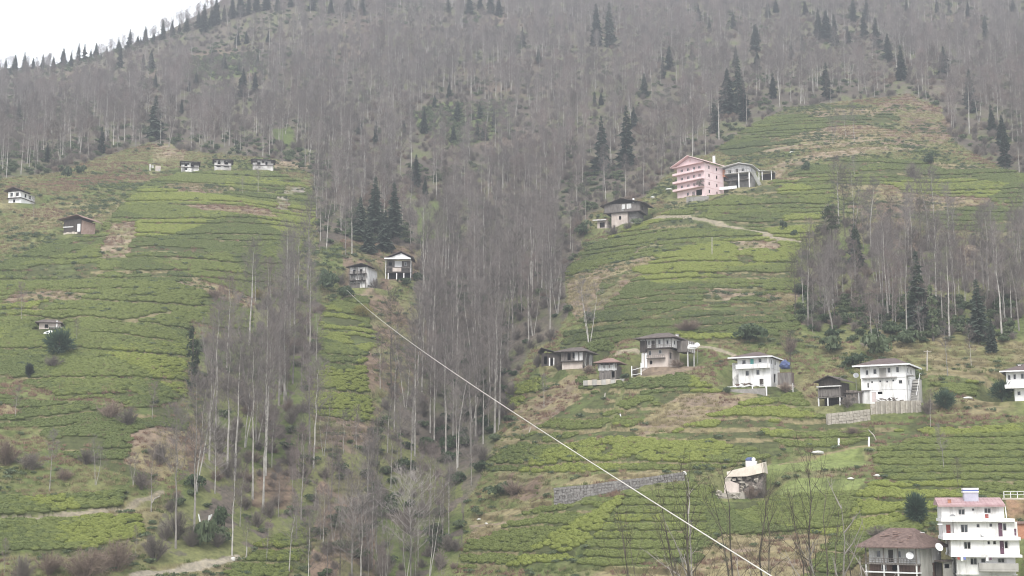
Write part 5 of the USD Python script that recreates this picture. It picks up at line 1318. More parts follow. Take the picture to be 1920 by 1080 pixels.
def granary():
    h = House('granary', 'small square granary of pale boards on a stone foot with a hipped roof', 'granary', 1140, 713, yaw=-16, depth=4.4, clearing=4.5)
    h.block(1123, 1154, 684, 713, 'grey_wood', [(1127, 697, 1132, 707, 'void'), (1146, 696, 1152, 708, 'void')], y0=.25, name='timber_wall', below=1.5)
    h.boards(1121, 1156, 681, 695, .2, 'white_boards', 12, seed=14, miss=.12)
    h.boards(1123, 1146, 697, 712, .23, 'grey_wood', 9, seed=15, miss=.2)
    h.slab('dark_gap', 1126, 1149, 680, 684, .1, 4.2, 'dark_wood')
    h.posts('post', (1122, 1133, 1143, 1155), 679, 690, -.1, .16, 'grey_wood')
    h.part('roof', hip(h.X(1115), h.X(1163), -.9, 5.3, h.Z(680.5), 1.05, .12, .9), 'rust_roof')
    w = thing('low_wall', 'pale low wall in front of the small square granary', 'wall', h.world((h.X(1136), -1.4, 0)), h.rz)
    for i in range(9):
        x = -4 + i * .9
        obj('stone', MB().box(x, x + .87, -.25, .25, -1.0, -.05 + .12 * (i % 3) * .5).get(), M['pale_concrete' if i % 2 else 'concrete'], w)
granary()

def pink_building():
    h = House('pink_building', 'tall pink four storey building with a gabled front on the right spur', 'building', 1297, 368, yaw=-38, depth=9.0, clearing=10)
    W = lambda u, v, w=5, hh=7: (u - w / 2, v, u + w / 2, v + hh, 'win')
    tops = [(309, 323.5), (324.5, 339), (340, 354), (355, 371)]
    for i, (a, b) in enumerate(tops):
        us = (1279, 1291, 1302, 1312) if i < 3 else (1284, 1292)
        fr = [W(u, a + 3.5) for u in us]
        if i == 3:
            fr = [W(1290, a + 4), (1297.5, a + 4, 1303, b - 1.5, 'win'), (1305, a + 3, 1316, b - 2, 'void')]
        h.block(1270, 1321.5, a, b, 'pink_paint', fr, right=[(.18, .27, a + 3, a + 10, 'win'), (.6, .69, a + 3, a + 10, 'win')], y0=0, frame='pink_trim', below=4 if i == 3 else 0)
        if i < 3:
            h.slab('balcony', 1266, 1321.5, b + .15, b + .85, -1.2, 9.0, 'pink_trim')
            if i < 2:
                h.slab('parapet', 1266, 1318, b - 3.2, b, -1.2, -1.06, 'pink_paint')
            else:
                h.slab('parapet', 1266, 1306, b - 3.2, b, -1.2, -1.06, 'pink_paint')
    h.slab('eave_slab', 1266, 1321.5, 308, 308.8, -1.2, 9.0, 'pink_trim')
    x0, x1 = h.X(1262), h.X(1326)
    xm = h.X(1290)
    zt = h.Z(307.6)
    r = h.part('roof', gable_y(x0, x1, -1.3, 9.8, zt, 2.55, .16, xm=h.X(1295)), 'pink_trim')
    h.part('gable_wall', hull([(x0 + .9, y, zt + .1) for y in (-.1, .12)] + [(x1 - .9, y, zt + .1) for y in (-.1, .12)] + [(h.X(1295), y, zt + 2.4) for y in (-.1, .12)]), 'pink_paint')
    v = h.part('attic_vent', MB().box(h.X(1293.5), h.X(1296.5), -.16, -.105, zt + .9, zt + 1.6).get(), 'pink_trim')
    c = h.part('chimney', MB().box(h.X(1319), h.X(1322), 4.6, 5.1, zt + .6, zt + 2.6).get(), 'white_plaster')
    obj('cap', MB().box(h.X(1318.5), h.X(1322.5), 4.5, 5.2, zt + 2.603, zt + 2.75).get(), M['concrete'], c)
    g = House('retaining_wall', 'grey block retaining wall below the pink building', 'wall', 1308, 378, yaw=-6, depth=1, pad=2, clearing=2)
    for i in range(7):
        a = 1287 + i * 6
        g.part('wall_panel', MB().box(g.X(a) + .02, g.X(a + 6) - .02, 0, .5, -1, g.Z(368 - .2 * (i % 2))).get(), 'grey_block')
    satellite_dish('pale satellite dish on the front of the pink building', h.world((h.X(1305), -1.1, h.Z(322))), .4, -20)
    tw = leaf_vine(1.6, 2.6)
    obj('vine', (tw[0] + h.world((h.X(1316), -1.0, h.Z(358))), tw[1]), M['scrub'], label='dark bare vine over the lower balconies of the pink building', cat='vine')
def leaf_vine(r, hh):
    return leaf_mass(77, r, hh, 260, .22, 6)
pink_building()

def posts_house():
    h = House('village_house', 'white roofed house on tall posts with an orange brick corner beside the pink building', 'house', 1388, 352, yaw=-16, depth=6.5, clearing=8)
    h.block(1361, 1407, 313, 323.5, 'white_boards', [(1366, 315.5, 1372, 323, 'win'), (1380, 315, 1385, 323, 'door:dark_wood'), (1391, 315, 1396, 321, 'win')], right=[(.2, .35, 315, 321, 'win')], y0=0)
    h.block(1348, 1360.6, 314, 328, 'brick', [], y0=.2, name='brick_wall')
    h.slab('balcony', 1360, 1408, 323.7, 325, -1.0, 6.4, 'concrete')
    h.rail(1361, 1407, 318.5, 323.6, -.95, 'grey_wood', 10, .06)
    h.block(1362, 1405, 327, 352, 'grey_block', [(1366, 329, 1372, 337, 'win'), (1376, 330, 1381, 352, 'void'), (1388, 329, 1396, 337, 'void')], y0=2.4, below=2)
    h.slab('middle_deck', 1360, 1404, 335, 336.3, .2, 2.35, 'grey_wood')
    h.rail(1361, 1403, 331, 335, .25, 'grey_wood', 9, .06)
    h.posts('post', (1352, 1387, 1406.5), 325.2, 354, -.7, .3, 'white_plaster')
    h.posts('post', (1370,), 336.4, 354, .4, .2, 'grey_wood')
    h.part('roof', gable_y(h.X(1350), h.X(1413), -1.4, 7.4, h.Z(312.4), .95, .14, xm=h.X(1388)), 'light_roof')
    h.part('gable_wall', hull([(h.X(1362), y, h.Z(312.8)) for y in (.02, .2)] + [(h.X(1406), y, h.Z(312.8)) for y in (.02, .2)] + [(h.X(1388), y, h.Z(312.4) + .8) for y in (.02, .2)]), 'white_boards')
    h.part('stair', hull([(h.X(1408.5), 0, h.Z(323)), (h.X(1408.5) + 1, 0, h.Z(323)), (h.X(1415), 3.8, h.Z(344)), (h.X(1415) + 1, 3.8, h.Z(344)), (h.X(1408.5), .3, h.Z(325)), (h.X(1415), 3.8, h.Z(346))]), 'white_plaster')
    h.slab('yard_wall', 1352, 1384, 349.5, 355, -1.6, -1.3, 'white_plaster')
    g = House('open_shed', 'open shed with a flat pale roof on posts right of the white roofed house', 'shed', 1434, 338, yaw=-12, depth=4, pad=3, clearing=4)
    g.part('roof', hull([(g.X(1421), -.8, g.Z(319.5)), (g.X(1450), -.8, g.Z(321.5)), (g.X(1421), 4.2, g.Z(318)), (g.X(1450), 4.2, g.Z(320)), (g.X(1421), -.8, g.Z(320.4)), (g.X(1450), 4.2, g.Z(321))]), 'light_roof')
    g.posts('post', (1424, 1430, 1447), 321, 340, -.4, .22, 'white_plaster')
    g.part('back_wall', MB().box(g.X(1422), g.X(1449), 3.4, 3.6, -.5, g.Z(321)).get(), 'dark_wood')
posts_house()

def ruined_house():
    h = House('ruined_house', 'grey half ruined stone and timber house at the forest edge', 'house', 1168, 420, yaw=-18, depth=7.5, clearing=8)
    h.block(1146, 1176, 397, 420, 'cream_plaster', [(1160, 404, 1164, 411, 'void')], y0=.3, below=2.5)
    h.block(1177, 1192, 394, 414, 'rubble', [], y0=1.2, below=3)
    h.block(1133, 1200, 381, 396.6, 'grey_wood', [(1140, 386, 1145, 394, 'void'), (1166, 384, 1170, 394, 'win'), (1178, 384, 1181, 392, 'win')], y0=0, right=[(.2, .4, 385, 393, 'void')], name='timber_wall')
    h.boards(1133, 1160, 380, 397, -.003, 'grey_wood', 10, seed=21, miss=.2); h.boards(1167, 1184, 382, 392, -.003, 'white_boards', 6, seed=22, miss=.1)
    h.boards(1186, 1200, 383, 398, -.003, 'grey_wood', 5, seed=23, miss=.2)
    h.slab('beam', 1132, 1202, 396.7, 398, -.4, .28, 'dark_wood')
    h.part('roof', gable_y(h.X(1127), h.X(1212), -1.0, 8.2, h.Z(384), 1.85, .13, xm=h.X(1166)), 'old_roof')
    h.part('chimney', MB().box(h.X(1182.5), h.X(1185), 2, 2.5, h.Z(378), h.Z(369)).get(), 'white_plaster')
    g = House('annex_shed', 'small annex with a pink tin roof at the lower left of the ruined house', 'shed', 1126, 429, yaw=-14, depth=4, pad=3, clearing=4)
    g.block(1120, 1137, 412, 429, 'cream_plaster', [(1124.5, 417, 1134, 427, 'void')], below=1.5)
    g.part('roof', hull([(g.X(1111), -.9, g.Z(412.5)), (g.X(1139), -.9, g.Z(413.5)), (g.X(1113), 4.2, g.Z(404)), (g.X(1140), 4.2, g.Z(404)), (g.X(1111), -.9, g.Z(413.2)), (g.X(1139), -.9, g.Z(414.2))]), 'rust_roof')
    g.part('edge', MB().box(g.X(1113), g.X(1138), -.98, -.905, g.Z(414.2), g.Z(412.3)).get(), 'light_roof')
    h2 = trimesh.creation.icosphere(2, 1.0)
    v = h2.vertices * [.75, .6, .5] + (meshkit.noise(h2.vertices * 2, 9)[:, None] - .5) * .3
    obj('white_rock', (v + spot(1224, 371), h2.faces), M['rock'], label='bright white rock on the slope right of the ruined house', cat='rock')
ruined_house()

def crumbling_house():
    h = House('village_house', 'crumbling white house with blotched grey plaster left of the white gabled house', 'house', 679, 540, yaw=-22, depth=6.5, clearing=7)
    h.block(656, 688.5, 500, 541, 'old_plaster', [(661, 505, 666, 512, 'void'), (674, 504, 679, 512, 'void'), (660, 523, 667, 529, 'void'), (676, 518, 681, 526, 'win')], right=[(.3, .45, 503, 512, 'void'), (.5, .62, 520, 530, 'void')], y0=0, below=1.5)
    for i, (u0, u1, v0, v1) in enumerate([(656, 688, 513, 516), (657, 686, 525.5, 528.5)]):
        h.slab('balcony', u0, u1, v0, v0 + 1.2, -.9, -.003, 'dark_wood')
        h.rail(u0, u1, v0 - 4, v0 - .1, -.85, 'grey_wood', 8, .06)
    h.posts('post', (656.8, 672, 687.5), 501, 541, -.8, .14, 'grey_wood')
    h.boards(657, 675, 530, 541, -.003, 'grey_wood', 8, seed=31, miss=.25)
    h.part('side_plaster', MB().box(h.X(688.5) + .003, h.X(688.5) + .1, .2, 6.2, h.Z(534), h.Z(501)).get(), 'white_plaster')
    h.part('roof', gable_y(h.X(650), h.X(695), -1.1, 7.2, h.Z(500.5), .8, .12, xm=h.X(680)), 'old_roof')
crumbling_house()

def gabled_house():
    h = House('village_house', 'white gabled house on posts with a pale balcony panel at the gully edge', 'house', 747, 524, yaw=-4, depth=7.0, clearing=7.5)
    h.block(724, 770, 487.5, 511, 'grey_wood', [(728, 490, 734, 497, 'void'), (757, 489.5, 762, 497, 'win'), (729, 502, 733, 508, 'void')], y0=.9, name='timber_wall')
    h.slab('white_panel', 739.5, 752.8, 488.3, 500, .5, .85, 'white_paint')
    h.slab('pink_panel', 736, 752, 502, 509, -.1, .02, 'cream_plaster')
    h.slab('balcony', 722, 771, 500.3, 501.6, -.1, .88, 'grey_wood'); h.slab('balcony', 722, 771, 510, 511.4, -.1, .88, 'dark_wood')
    h.rail(752.5, 770, 503, 509.9, -.05, 'grey_wood', 6, .06); h.rail(722.5, 735.5, 503, 509.9, -.05, 'grey_wood', 5, .06)
    h.posts('post', (723, 770), 487, 526, -.0, .2, 'white_boards')
    h.posts('post', (728, 743.5, 757), 511.5, 528, .1, .26, 'white_plaster')
    h.part('back_wall', MB().box(h.X(725), h.X(769), 3.2, 3.5, -1, h.Z(511.5)).get(), 'dark_wood')
    h.slab('eave', 720.5, 770, 484.2, 486.6, -1.2, .9, 'white_paint')
    h.part('gable_wall', hull([(h.X(727), y, h.Z(484)) for y in (-.2, 0)] + [(h.X(771), y, h.Z(484)) for y in (-.2, 0)] + [(h.X(752), y, h.Z(474.2)) for y in (-.2, 0)]), 'white_plaster')
    h.part('roof', gable_y(h.X(723), h.X(776), -.9, 7.6, h.Z(483), 1.55, .12, xm=h.X(751.5)), 'brown_roof')
gabled_house()

HUT = 'abandoned huts along the top of the left spur'
def upper_hut(uc, vb, u0, u1, v0, label, mm, roof, seed, wins):
    h = House('abandoned_hut', label, 'hut', uc, vb, yaw=0, depth=5, clearing=5, group=HUT)
    h.block(u0, u1, v0, vb, mm, wins, y0=0, below=1)
    rg = np.random.default_rng(seed)
    h.boards(u0, u1, v0 + .5, v0 + (vb - v0) * .3, -.003, 'dark_wood', 9, seed=seed, miss=.5)
    h.slab('beam', u0 - .5, u1 + .5, v0 + (vb - v0) * .52, v0 + (vb - v0) * .58, -.12, -.003, 'dark_wood')
    h.part('roof', hip(h.X(u0 - 3), h.X(u1 + 3), -.9, 5.8, h.Z(v0 - .2), .7, .12, 2.5) if roof == 'hip' else gable_x(h.X(u0 - 4), h.X(u1 + 4), -.9, 5.8, h.Z(v0), .75), 'old_roof')
upper_hut(356, 322, 340, 372, 304, 'leftmost of the three abandoned huts, white walls with gaping dark windows', 'old_plaster', 'hip', 41, [(346, 306, 351, 312, 'void'), (358, 306, 363, 313, 'void'), (346, 315, 351, 319, 'void')])
upper_hut(417, 319, 402, 433, 300, 'middle one of the three abandoned huts, greyish with a dark gallery', 'hut_plaster', 'flat', 42, [(408, 303, 413, 308, 'void'), (420, 302.5, 427, 308, 'void'), (406, 311, 414, 313.5, 'void'), (419, 311, 429, 313.5, 'void')])
upper_hut(492, 318, 474, 512, 300, 'rightmost of the three abandoned huts, pale walls with a wide flat roof', 'hut_plaster', 'flat', 43, [(497, 302, 501, 309, 'void'), (482, 304, 488, 309, 'void')])

def ruin_wall():
    h = House('ruin', 'remains of a white walled ruin left of the three abandoned huts', 'ruin', 291, 321, yaw=0, depth=4, clearing=4)
    h.slab('wall_stub', 280, 282.8, 308, 323, 0, 2.6, 'hut_plaster'); h.slab('wall_stub', 284, 288, 306, 312, 2.2, 2.6, 'old_plaster')
    h.slab('wall_stub', 291, 301, 307, 323, 2.4, 2.7, 'cream_plaster'); h.slab('rubble_pile', 296, 301, 316, 324, .6, 1.4, 'hut_plaster'); h.slab('beam', 284, 300, 304.5, 306, 1.0, 1.2, 'dark_wood')
ruin_wall()

def left_edge_house():
    h = House('village_house', 'small white house with dark framed windows at the left edge of the slope', 'house', 27, 381, yaw=-34, depth=6.5, clearing=7)
    h.block(15, 38, 359, 370.5, 'white_plaster', [(19, 361, 23.5, 368, 'win'), (29, 360.5, 34, 367.5, 'win')], right=[(.25, .4, 361, 368, 'void'), (.6, .75, 361, 368, 'void')], y0=0, frame='dark_wood')
    h.block(15.5, 37.5, 371.5, 381, 'white_plaster', [(23, 373, 27, 379, 'void')], y0=.3, below=1.5)
    h.slab('ledge', 14, 39, 370.5, 371.5, -.4, 6.4, 'dark_wood')
    h.part('roof', gable_y(h.X(10), h.X(43), -1.0, 7.6, h.Z(358.8), 1.1, .13), 'brown_roof')
    h.part('gable_wall', hull([(h.X(15), y, h.Z(358.9)) for y in (.0, .2)] + [(h.X(38), y, h.Z(358.9)) for y in (.0, .2)] + [(h.X(26.5), y, h.Z(358.8) + .85) for y in (0, .2)]), 'dark_wood')
    g = House('old_shed', 'dark shed with a white door and a brick side wall on the left spur', 'shed', 135, 439, yaw=-36, depth=6, clearing=6)
    g.block(120, 150, 411, 436, 'dark_wood', [(143.5, 420, 149.3, 435, 'door:white_paint')], y0=0, name='timber_wall', below=.5)
    g.boards(120, 143, 411, 424, -.003, 'dark_wood', 9, seed=51, miss=.1)
    g.slab('beam', 119.5, 137, 424, 426, -.18, -.003, 'white_boards')
    for i in range(5):
        g.slab('stone', 121 + i * 5, 125 + i * 5, 436 - (i % 2), 441, -.3, .4, 'pale_concrete')
    g.part('brick_wall', MB().box(g.X(150) + .003, g.X(150) + .14, .3, 5.8, -.5, g.Z(413)).get(), 'pale_brick')
    g.part('roof', gable_y(g.X(112), g.X(158), -1.1, 7.2, g.Z(411), .9, .12, xm=g.X(147)), 'rust_roof')
left_edge_house()

def low_hut():
    h = House('low_hut', 'low pinkish hut with a ragged dark roof behind the round conifer at the left', 'hut', 92, 617, yaw=-6, depth=4, clearing=4)
    h.block(74, 112, 606, 617, 'cream_plaster', [(84, 608, 90, 615, 'void')], right=[(.3, .6, 608, 616, 'void')], y0=0, below=1)
    h.part('roof', hip(h.X(67), h.X(116), -.8, 4.8, h.Z(605.8), .85, .12, 2.5), 'old_roof')
    h.posts('post', (106,), 601, 614, -.5, .16, 'white_paint')
    h.slab('step', 92, 118, 613.5, 614.8, -1.0, -.1, 'concrete')
    obj('white_tarp', (lambda b: (b.vertices + spot(94, 626) + [0, 0, .35], b.faces))(hull([(-1.2, -.5, -.3), (1.0, -.5, -.2), (1.2, .5, .1), (-1.1, .5, .15), (0, 0, .35), (.6, -.6, -.45), (-.7, -.55, -.4)])), M['white_sheet'], label='white tarp lying in front of the low pinkish hut', cat='tarp')
low_hut()

def right_edge_house():
    h = House('village_house', 'white house cut off by the right edge of the picture', 'house', 1912, 752, yaw=-6, depth=8, clearing=8)
    h.block(1890, 1990, 697, 728, 'white_plaster', [(1893, 702, 1898, 712, 'win'), (1903, 701, 1908, 711, 'win'), (1916, 700, 1922, 711, 'win')], left=[(.2, .35, 702, 711, 'win')], y0=0)
    h.block(1903, 1990, 728.5, 752, 'white_plaster', [(1908, 733, 1914, 741, 'win')], y0=.4, below=2)
    h.slab('balcony', 1888, 1990, 727.2, 728.4, -.9, 7.9, 'white_plaster')
    h.slab('parapet', 1888, 1960, 721, 727, -.9, -.75, 'white_plaster')
    h.part('roof', hip(h.X(1880), h.X(2000), -1.1, 9, h.Z(697), 1.7, .14, 3), 'brown_roof')
    h.part('fascia', MB().box(h.X(1880), h.X(2000), -1.19, -1.105, h.Z(697) - .05, h.Z(697) + .17).get(), 'white_paint')
    c = h.part('chimney', MB().box(h.X(1910), h.X(1915), 2, 2.6, h.Z(692), h.Z(682)).get(), 'white_plaster')
    obj('cap', MB().box(h.X(1909), h.X(1916), 1.9, 2.7, h.Z(681.8), h.Z(680.5)).get(), M['concrete'], c)
right_edge_house()

# ---- walls, platform, rocks, posts
def px(u, v):
    p = land(u, v)
    return np.array(p, float), FPX / project(*p)[2]
def stone_wall(name, label, pts, mm, cell=(.55, .42), seed=0, capm=None):
    """pts: (u, v of the top, v of the foot). Rows of stones, each proud or set back a little, on a solid core."""
    rg = np.random.default_rng(seed)
    A = []
    for u, vt, vb in pts:
        p, k = px(u, vb)
        A.append((p[0], p[1], p[2], (vb - vt) / k))
    A = np.array(A)
    L = np.concatenate([[0], np.cumsum(np.hypot(np.diff(A[:, 0]), np.diff(A[:, 1])))])
    t = thing(name, label, 'wall', A[0, :3])
    o = A[0, :3]
    core, st, n = MB(), MB(), int(L[-1] / cell[0])
    at = lambda s: np.array([np.interp(s, L, A[:, c]) for c in range(4)])
    for i in range(n):
        s0, s1 = L[-1] * i / n, L[-1] * (i + 1) / n
        a, b = at(s0), at(s1)
        d = (b - a)[:2] / (np.linalg.norm((b - a)[:2]) + 1e-9)
        nrm = np.array([-d[1], d[0]])
        q = lambda e, off, z: np.array([e[0] + nrm[0] * off, e[1] + nrm[1] * off, z]) - o
        hh = (a[3] + b[3]) / 2
        z0 = min(a[2], b[2]) - 1.0
        core.tm(hull([q(e, off, z) for e in (a, b) for off in (.12, .8) for z in (z0, e[2] + hh - .05)]))
        m = max(1, int((hh + 1.0) / cell[1]))
        for j in range(m):
            zz0, zz1 = z0 + (hh + 1.0) * j / m, z0 + (hh + 1.0) * (j + 1) / m
            pr = rg.uniform(-.10, .06)
            g = .025
            e0, e1 = at(s0 + g + rg.uniform(0, .12) * (j % 2)), at(s1 - g + rg.uniform(0, .06))
            k = rg.uniform(-.03, .03, 8)
            dz0, dz1 = e0[2] - a[2], e1[2] - a[2]
            st.tm(hull([q(e, off + k[r] * .5, z + k[r]) for r, (e, off, z) in enumerate((e, off, z) for e in (e0, e1) for off in (pr, .3) for z in (zz0 + g, zz1 - g))]))
    obj('core', core.get(), M['scrap' if mm == 'rubble' else mm], t)
    obj('stones', st.get(), M[mm], t, kind='stuff')
    for (u, vt, vb) in pts:
        p, k = px(u, vb)
        BUILT.append((p[0], p[1], 1.2))
    return t
stone_wall('stone_wall', 'long grey dry stone retaining wall below the brown bank, crossed by the cable', [(1038, 915, 941), (1072, 911, 937), (1100, 909, 931), (1133, 904, 923), (1170, 899, 916), (1208, 895, 910), (1250, 889, 903), (1284, 884, 897)], 'rubble', seed=1)
stone_wall('stone_wall', 'pale stone retaining wall below the dark timber barn', [(1552, 775, 794), (1580, 772.5, 790), (1606, 769.5, 786), (1632, 766.5, 782)], 'tan_stone', (.6, .45), 2)
def panel_wall():
    t = None
    us = np.linspace(1634, 1728, 11)
    for i, (a, b) in enumerate(zip(us[:-1], us[1:])):
        p, k = px(a, np.interp(a, (1634, 1728), (776, 767))); q, _ = px(b, np.interp(b, (1634, 1728), (776, 767)))
        if t is None:
            o = p; t = thing('retaining_wall', 'grey concrete retaining wall with upright ribs below the largest white house', 'wall', o)
        hh = np.interp((a + b) / 2, (1634, 1650, 1728), (16, 23, 16)) / k
        z = (p[2] + q[2]) / 2
        e = (q - p) / np.linalg.norm(q - p) * .03
        obj('wall_panel', hull([(x[0] - o[0], x[1] - o[1] + off, zz - o[2]) for x in (p + e, q - e) for off in (0, .4) for zz in (z - 1, z + hh)]), M['wall_grey' if i % 3 else 'tan_stone'], t)
        obj('rib', MB().box(p[0] - o[0] - .14, p[0] - o[0] + .14, p[1] - o[1] - .22, p[1] - o[1] + .1, z - 1 - o[2], z + hh - .1 - o[2]).get(), M['tan_stone'], t)
        BUILT.append((p[0], p[1], 1.5))
panel_wall()

def platform():
    h = House('concrete_platform', 'beige concrete platform on a cut bank with a ruined wall and stone foot', 'platform', 1392, 934, yaw=-8, depth=6, pad=2.5, clearing=5.5)
    f = lambda u, v, y: (h.X(u), y, h.Z(v))
    h.part('bank', hull([f(1360, 884, 2.2), f(1395, 876, 2.2), f(1428, 868, 2.2), f(1431, 886, 1.6), f(1400, 893, 1.2), f(1362, 894, 1.3), f(1360, 882, 6), f(1428, 864, 6.5), f(1431, 888, 6.5), f(1362, 893, 6)]), 'pale_concrete')
    h.part('undercut', hull([f(1361, 893, 2.4), f(1428, 889, 2.6), f(1424, 936, 1.6), f(1359, 936, 1.4), f(1361, 893, 6), f(1428, 889, 6), f(1424, 936, 6), f(1359, 936, 6)]), 'scrap')
    h.part('ledge', hull([f(1358, 893, 1.5), f(1372, 892, 1.5), f(1366, 906, 1.5), f(1357, 906, 1.5), f(1358, 893, 2.6), f(1372, 892, 2.6), f(1366, 906, 2.6), f(1357, 906, 2.6)]), 'tan_stone')
    h.part('white_block', MB().box(h.X(1394), h.X(1413), 3.2, 5.0, h.Z(875), h.Z(863.5)).get(), 'white_plaster')
    h.part('ruined_wall', hull([f(1358, 904, .9), f(1370, 902, .9), f(1384, 908, .9), f(1384, 924, .8), f(1357, 924, .8), f(1358, 904, 1.6), f(1384, 908, 1.6), f(1384, 924, 1.6), f(1357, 924, 1.6)]), 'cream_plaster')
    h.part('foot', hull([f(1348, 924, .3), f(1396, 923, .3), f(1398, 938, -.1), f(1346, 938, -.1), f(1348, 924, 1.6), f(1396, 923, 1.6), f(1398, 938, 1.6), f(1346, 938, 1.6)]), 'wall_grey')
    rg = np.random.default_rng(12)
    for i in range(26):
        u, v = rg.uniform(1346, 1398), rg.uniform(920, 938)
        s = rg.uniform(.2, .42)
        b = hull(rg.normal(0, 1, (12, 3)) * [s * .55, s * .4, s * .35] + np.array(f(u, v, -.1 + rg.uniform(-.2, .3))))
        h.part('stone', b, 'wall_grey' if i % 3 else 'tan_stone')
    for i in range(16):
        u, v = rg.uniform(1370, 1425), rg.uniform(895, 925)
        b = hull(rg.normal(0, 1, (12, 3)) * [.24, .2, .18] + np.array(f(u, v, 1.9)))
        h.part('stone', b, 'tan_stone' if i % 2 else 'wall_grey')
    s = trimesh.creation.icosphere(2, 1.0)
    v = s.vertices * [.75, .5, .35]; v += (meshkit.noise(v * 4, 2)[:, None] - .5) * .25 * s.vertices
    obj('blue_tarp', (v + h.world((h.X(1401.5), 4.0, h.Z(861))), s.faces), M['blue_tarp'], label='small blue tarp on the white block of the pale concrete platform', cat='tarp')
    obj('white_sack', (s.vertices * [.3, .3, .28] + h.world((h.X(1408.5), 3.7, h.Z(860.5))), s.faces), M['white_sheet'], True and '/World', True, label='round white sack beside the small blue tarp on the platform', cat='sack')
platform()

def rock(label, u, v, w, hh, m='rock', name='rock', cat='rock', seed=0):
    p, k = px(u, v)
    s = trimesh.creation.icosphere(2, 1.0)
    vv = s.vertices + (meshkit.noise(s.vertices * 1.7 + seed, seed)[:, None] - .5) * .5 * s.vertices
    q = spot(u, v)
    obj(name, (vv * [w / 2 / k, w / 3 / k, hh / 2 / k] + q + [0, 0, hh * .3 / k], s.faces), M[m], smooth=50, label=label, cat=cat)
rock('large smooth white rock at the top edge of the light green lawn', 1534, 850, 24, 7, 'rock')
rock('pale boulder at the lower edge of the lawn strip', 1595, 899, 13, 5, seed=1); rock('pale boulder beside the rows of tea at the end of the lawn strip', 1645, 893, 12, 6, seed=2)
rock('white stone on the bank left of the long stone wall', 898, 970, 8, 4, seed=3); rock('small white stone below the bank left of the long stone wall', 912, 980, 6, 4, seed=4)
rock('white stone in the tea below the ruined house', 1118, 497, 5, 6, seed=5); rock('pale stone on the slope beside the pink building', 1255, 357, 14, 5, seed=6); rock('pale stone beside the track above the white roofed house', 1485, 286, 10, 5, seed=7)
rock('white stone at the end of the path at the bottom left', 437, 1049, 9, 9, seed=8); rock('pale stone on the bank below the largest white house', 1815, 746, 18, 5, seed=9); rock('white scrap at the right end of the long stone wall', 1283, 889, 9, 8, 'white_sheet', 'white_scrap', 'scrap', 10)
# between the gullies', 620, 662, 6, 3, 'white_sheet', 'white_scrap', 'scrap', 11)
for (u, v, dx, dz), lab in zip([(374, 990, -.25, .9), (388, 992, .3, 1.0), (391, 985, .4, .5)], ['leftmost white scrap hanging in the dark bushes at the lower left', 'larger middle white scrap hanging in the dark bushes at the lower left', 'small right white scrap hanging in the dark bushes at the lower left']):
    q = spot(u, v)
    obj('white_scrap', (lambda b: (b.vertices + q, b.faces))(hull([(0, -.3, .9), (.25, -.3, .85), (dx, -.35, 1.2 + dz), (dx + .2, -.3, 1.1 + dz), (0, -.2, .95), (dx, -.2, 1.2 + dz)])), M['white_sheet'], label=lab, cat='scrap')
def pole(label, u, v, hpx, lean=0., w=.18, m='pole_wood', name='pole', cat='pole', arm=False):
    q = spot(u, v); k = FPX / project(*q)[2]
    t = thing(name, label, cat, q)
    obj('shaft', MB().tube([(0, 0, -1), (lean * .5, 0, hpx / 2 / k), (lean, 0, hpx / k)], [w / 2, w / 2.2, w / 2.6], 8, True).get(), M[m], t, smooth=50)
    if arm:
        obj('crossarm', MB().bar((lean - .7, -.1, hpx / k - .3), (lean + .7, -.1, hpx / k - .3), .1).get(), M[m], t)
    else:
        obj('cap', MB().tube([(lean, 0, hpx / k), (lean, 0, hpx / k + .06)], [w / 2.2, w / 3], 8, True).get(), M['dish_grey'], t)
pole('utility pole above the largest white house, with a short crossarm', 1738, 694, 38, .25, .3, arm=True); pole('thin pale pole in the terraced tea below the pink building', 1335, 480, 36, .1, .2)
pole('short white marker post at the upper edge of the lawn', 1573, 836, 14, 0, .38, 'white_paint', 'marker_post', 'post'); pole('white marker post beside the leaning stick above the rows of tea', 1629, 836, 17, .1, .38, 'white_paint', 'marker_post', 'post')
pole('leaning pale stick above the rows of tea', 1648, 826, 20, -1.6, .2); pole('short pale stake below the granary', 1133, 745, 9, .2, .25); pole('short white stake on the slope under the granary', 1165, 786, 10, -.2, .25, 'white_paint')
pole('pale leaning stake beside the cable in the terraced tea', 990, 812, 14, .5, .22); pole('short white stake in the tea below the house with the teal door', 1487, 738, 20, 0, .18, 'white_boards')
pole('white post standing in the path bank at the bottom left', 462, 1046, 22, 0, .2, 'white_boards'); pole('pale fallen pole leaning on the bank at the left', 280, 938, 9, 1.6, .22)

def terrace_fence():
    q, k = px(1903, 936)
    h = House('terrace_fence', 'white railing on a concrete edge above the orange bank behind the apartment building', 'fence', 1903, 936, yaw=4, depth=1, pad=1.5, clearing=2)
    h.slab('kerb', 1880, 1960, 933.5, 938, 0, .3, 'pale_concrete')
    h.slab('rail', 1884, 1960, 921.5, 922.5, .1, .18, 'white_paint'); h.slab('rail', 1884, 1960, 926.5, 927.3, .1, .18, 'white_paint')
    h.posts('post', (1884, 1896, 1908, 1920, 1932), 921.5, 933.4, .22, .1, 'white_paint')
    g = House('brick_shed', 'low reddish brick shed behind the right side of the apartment building', 'shed', 1925, 1010, yaw=8, depth=4, pad=3, clearing=3)
    g.block(1908, 1970, 983, 1010, 'brick', [], y0=2.0, below=2); g.part('roof', MB().box(g.X(1906), g.X(1972), 1.7, 6, g.Z(982.7), g.Z(979)).get(), 'rust_roof')
terrace_fence()

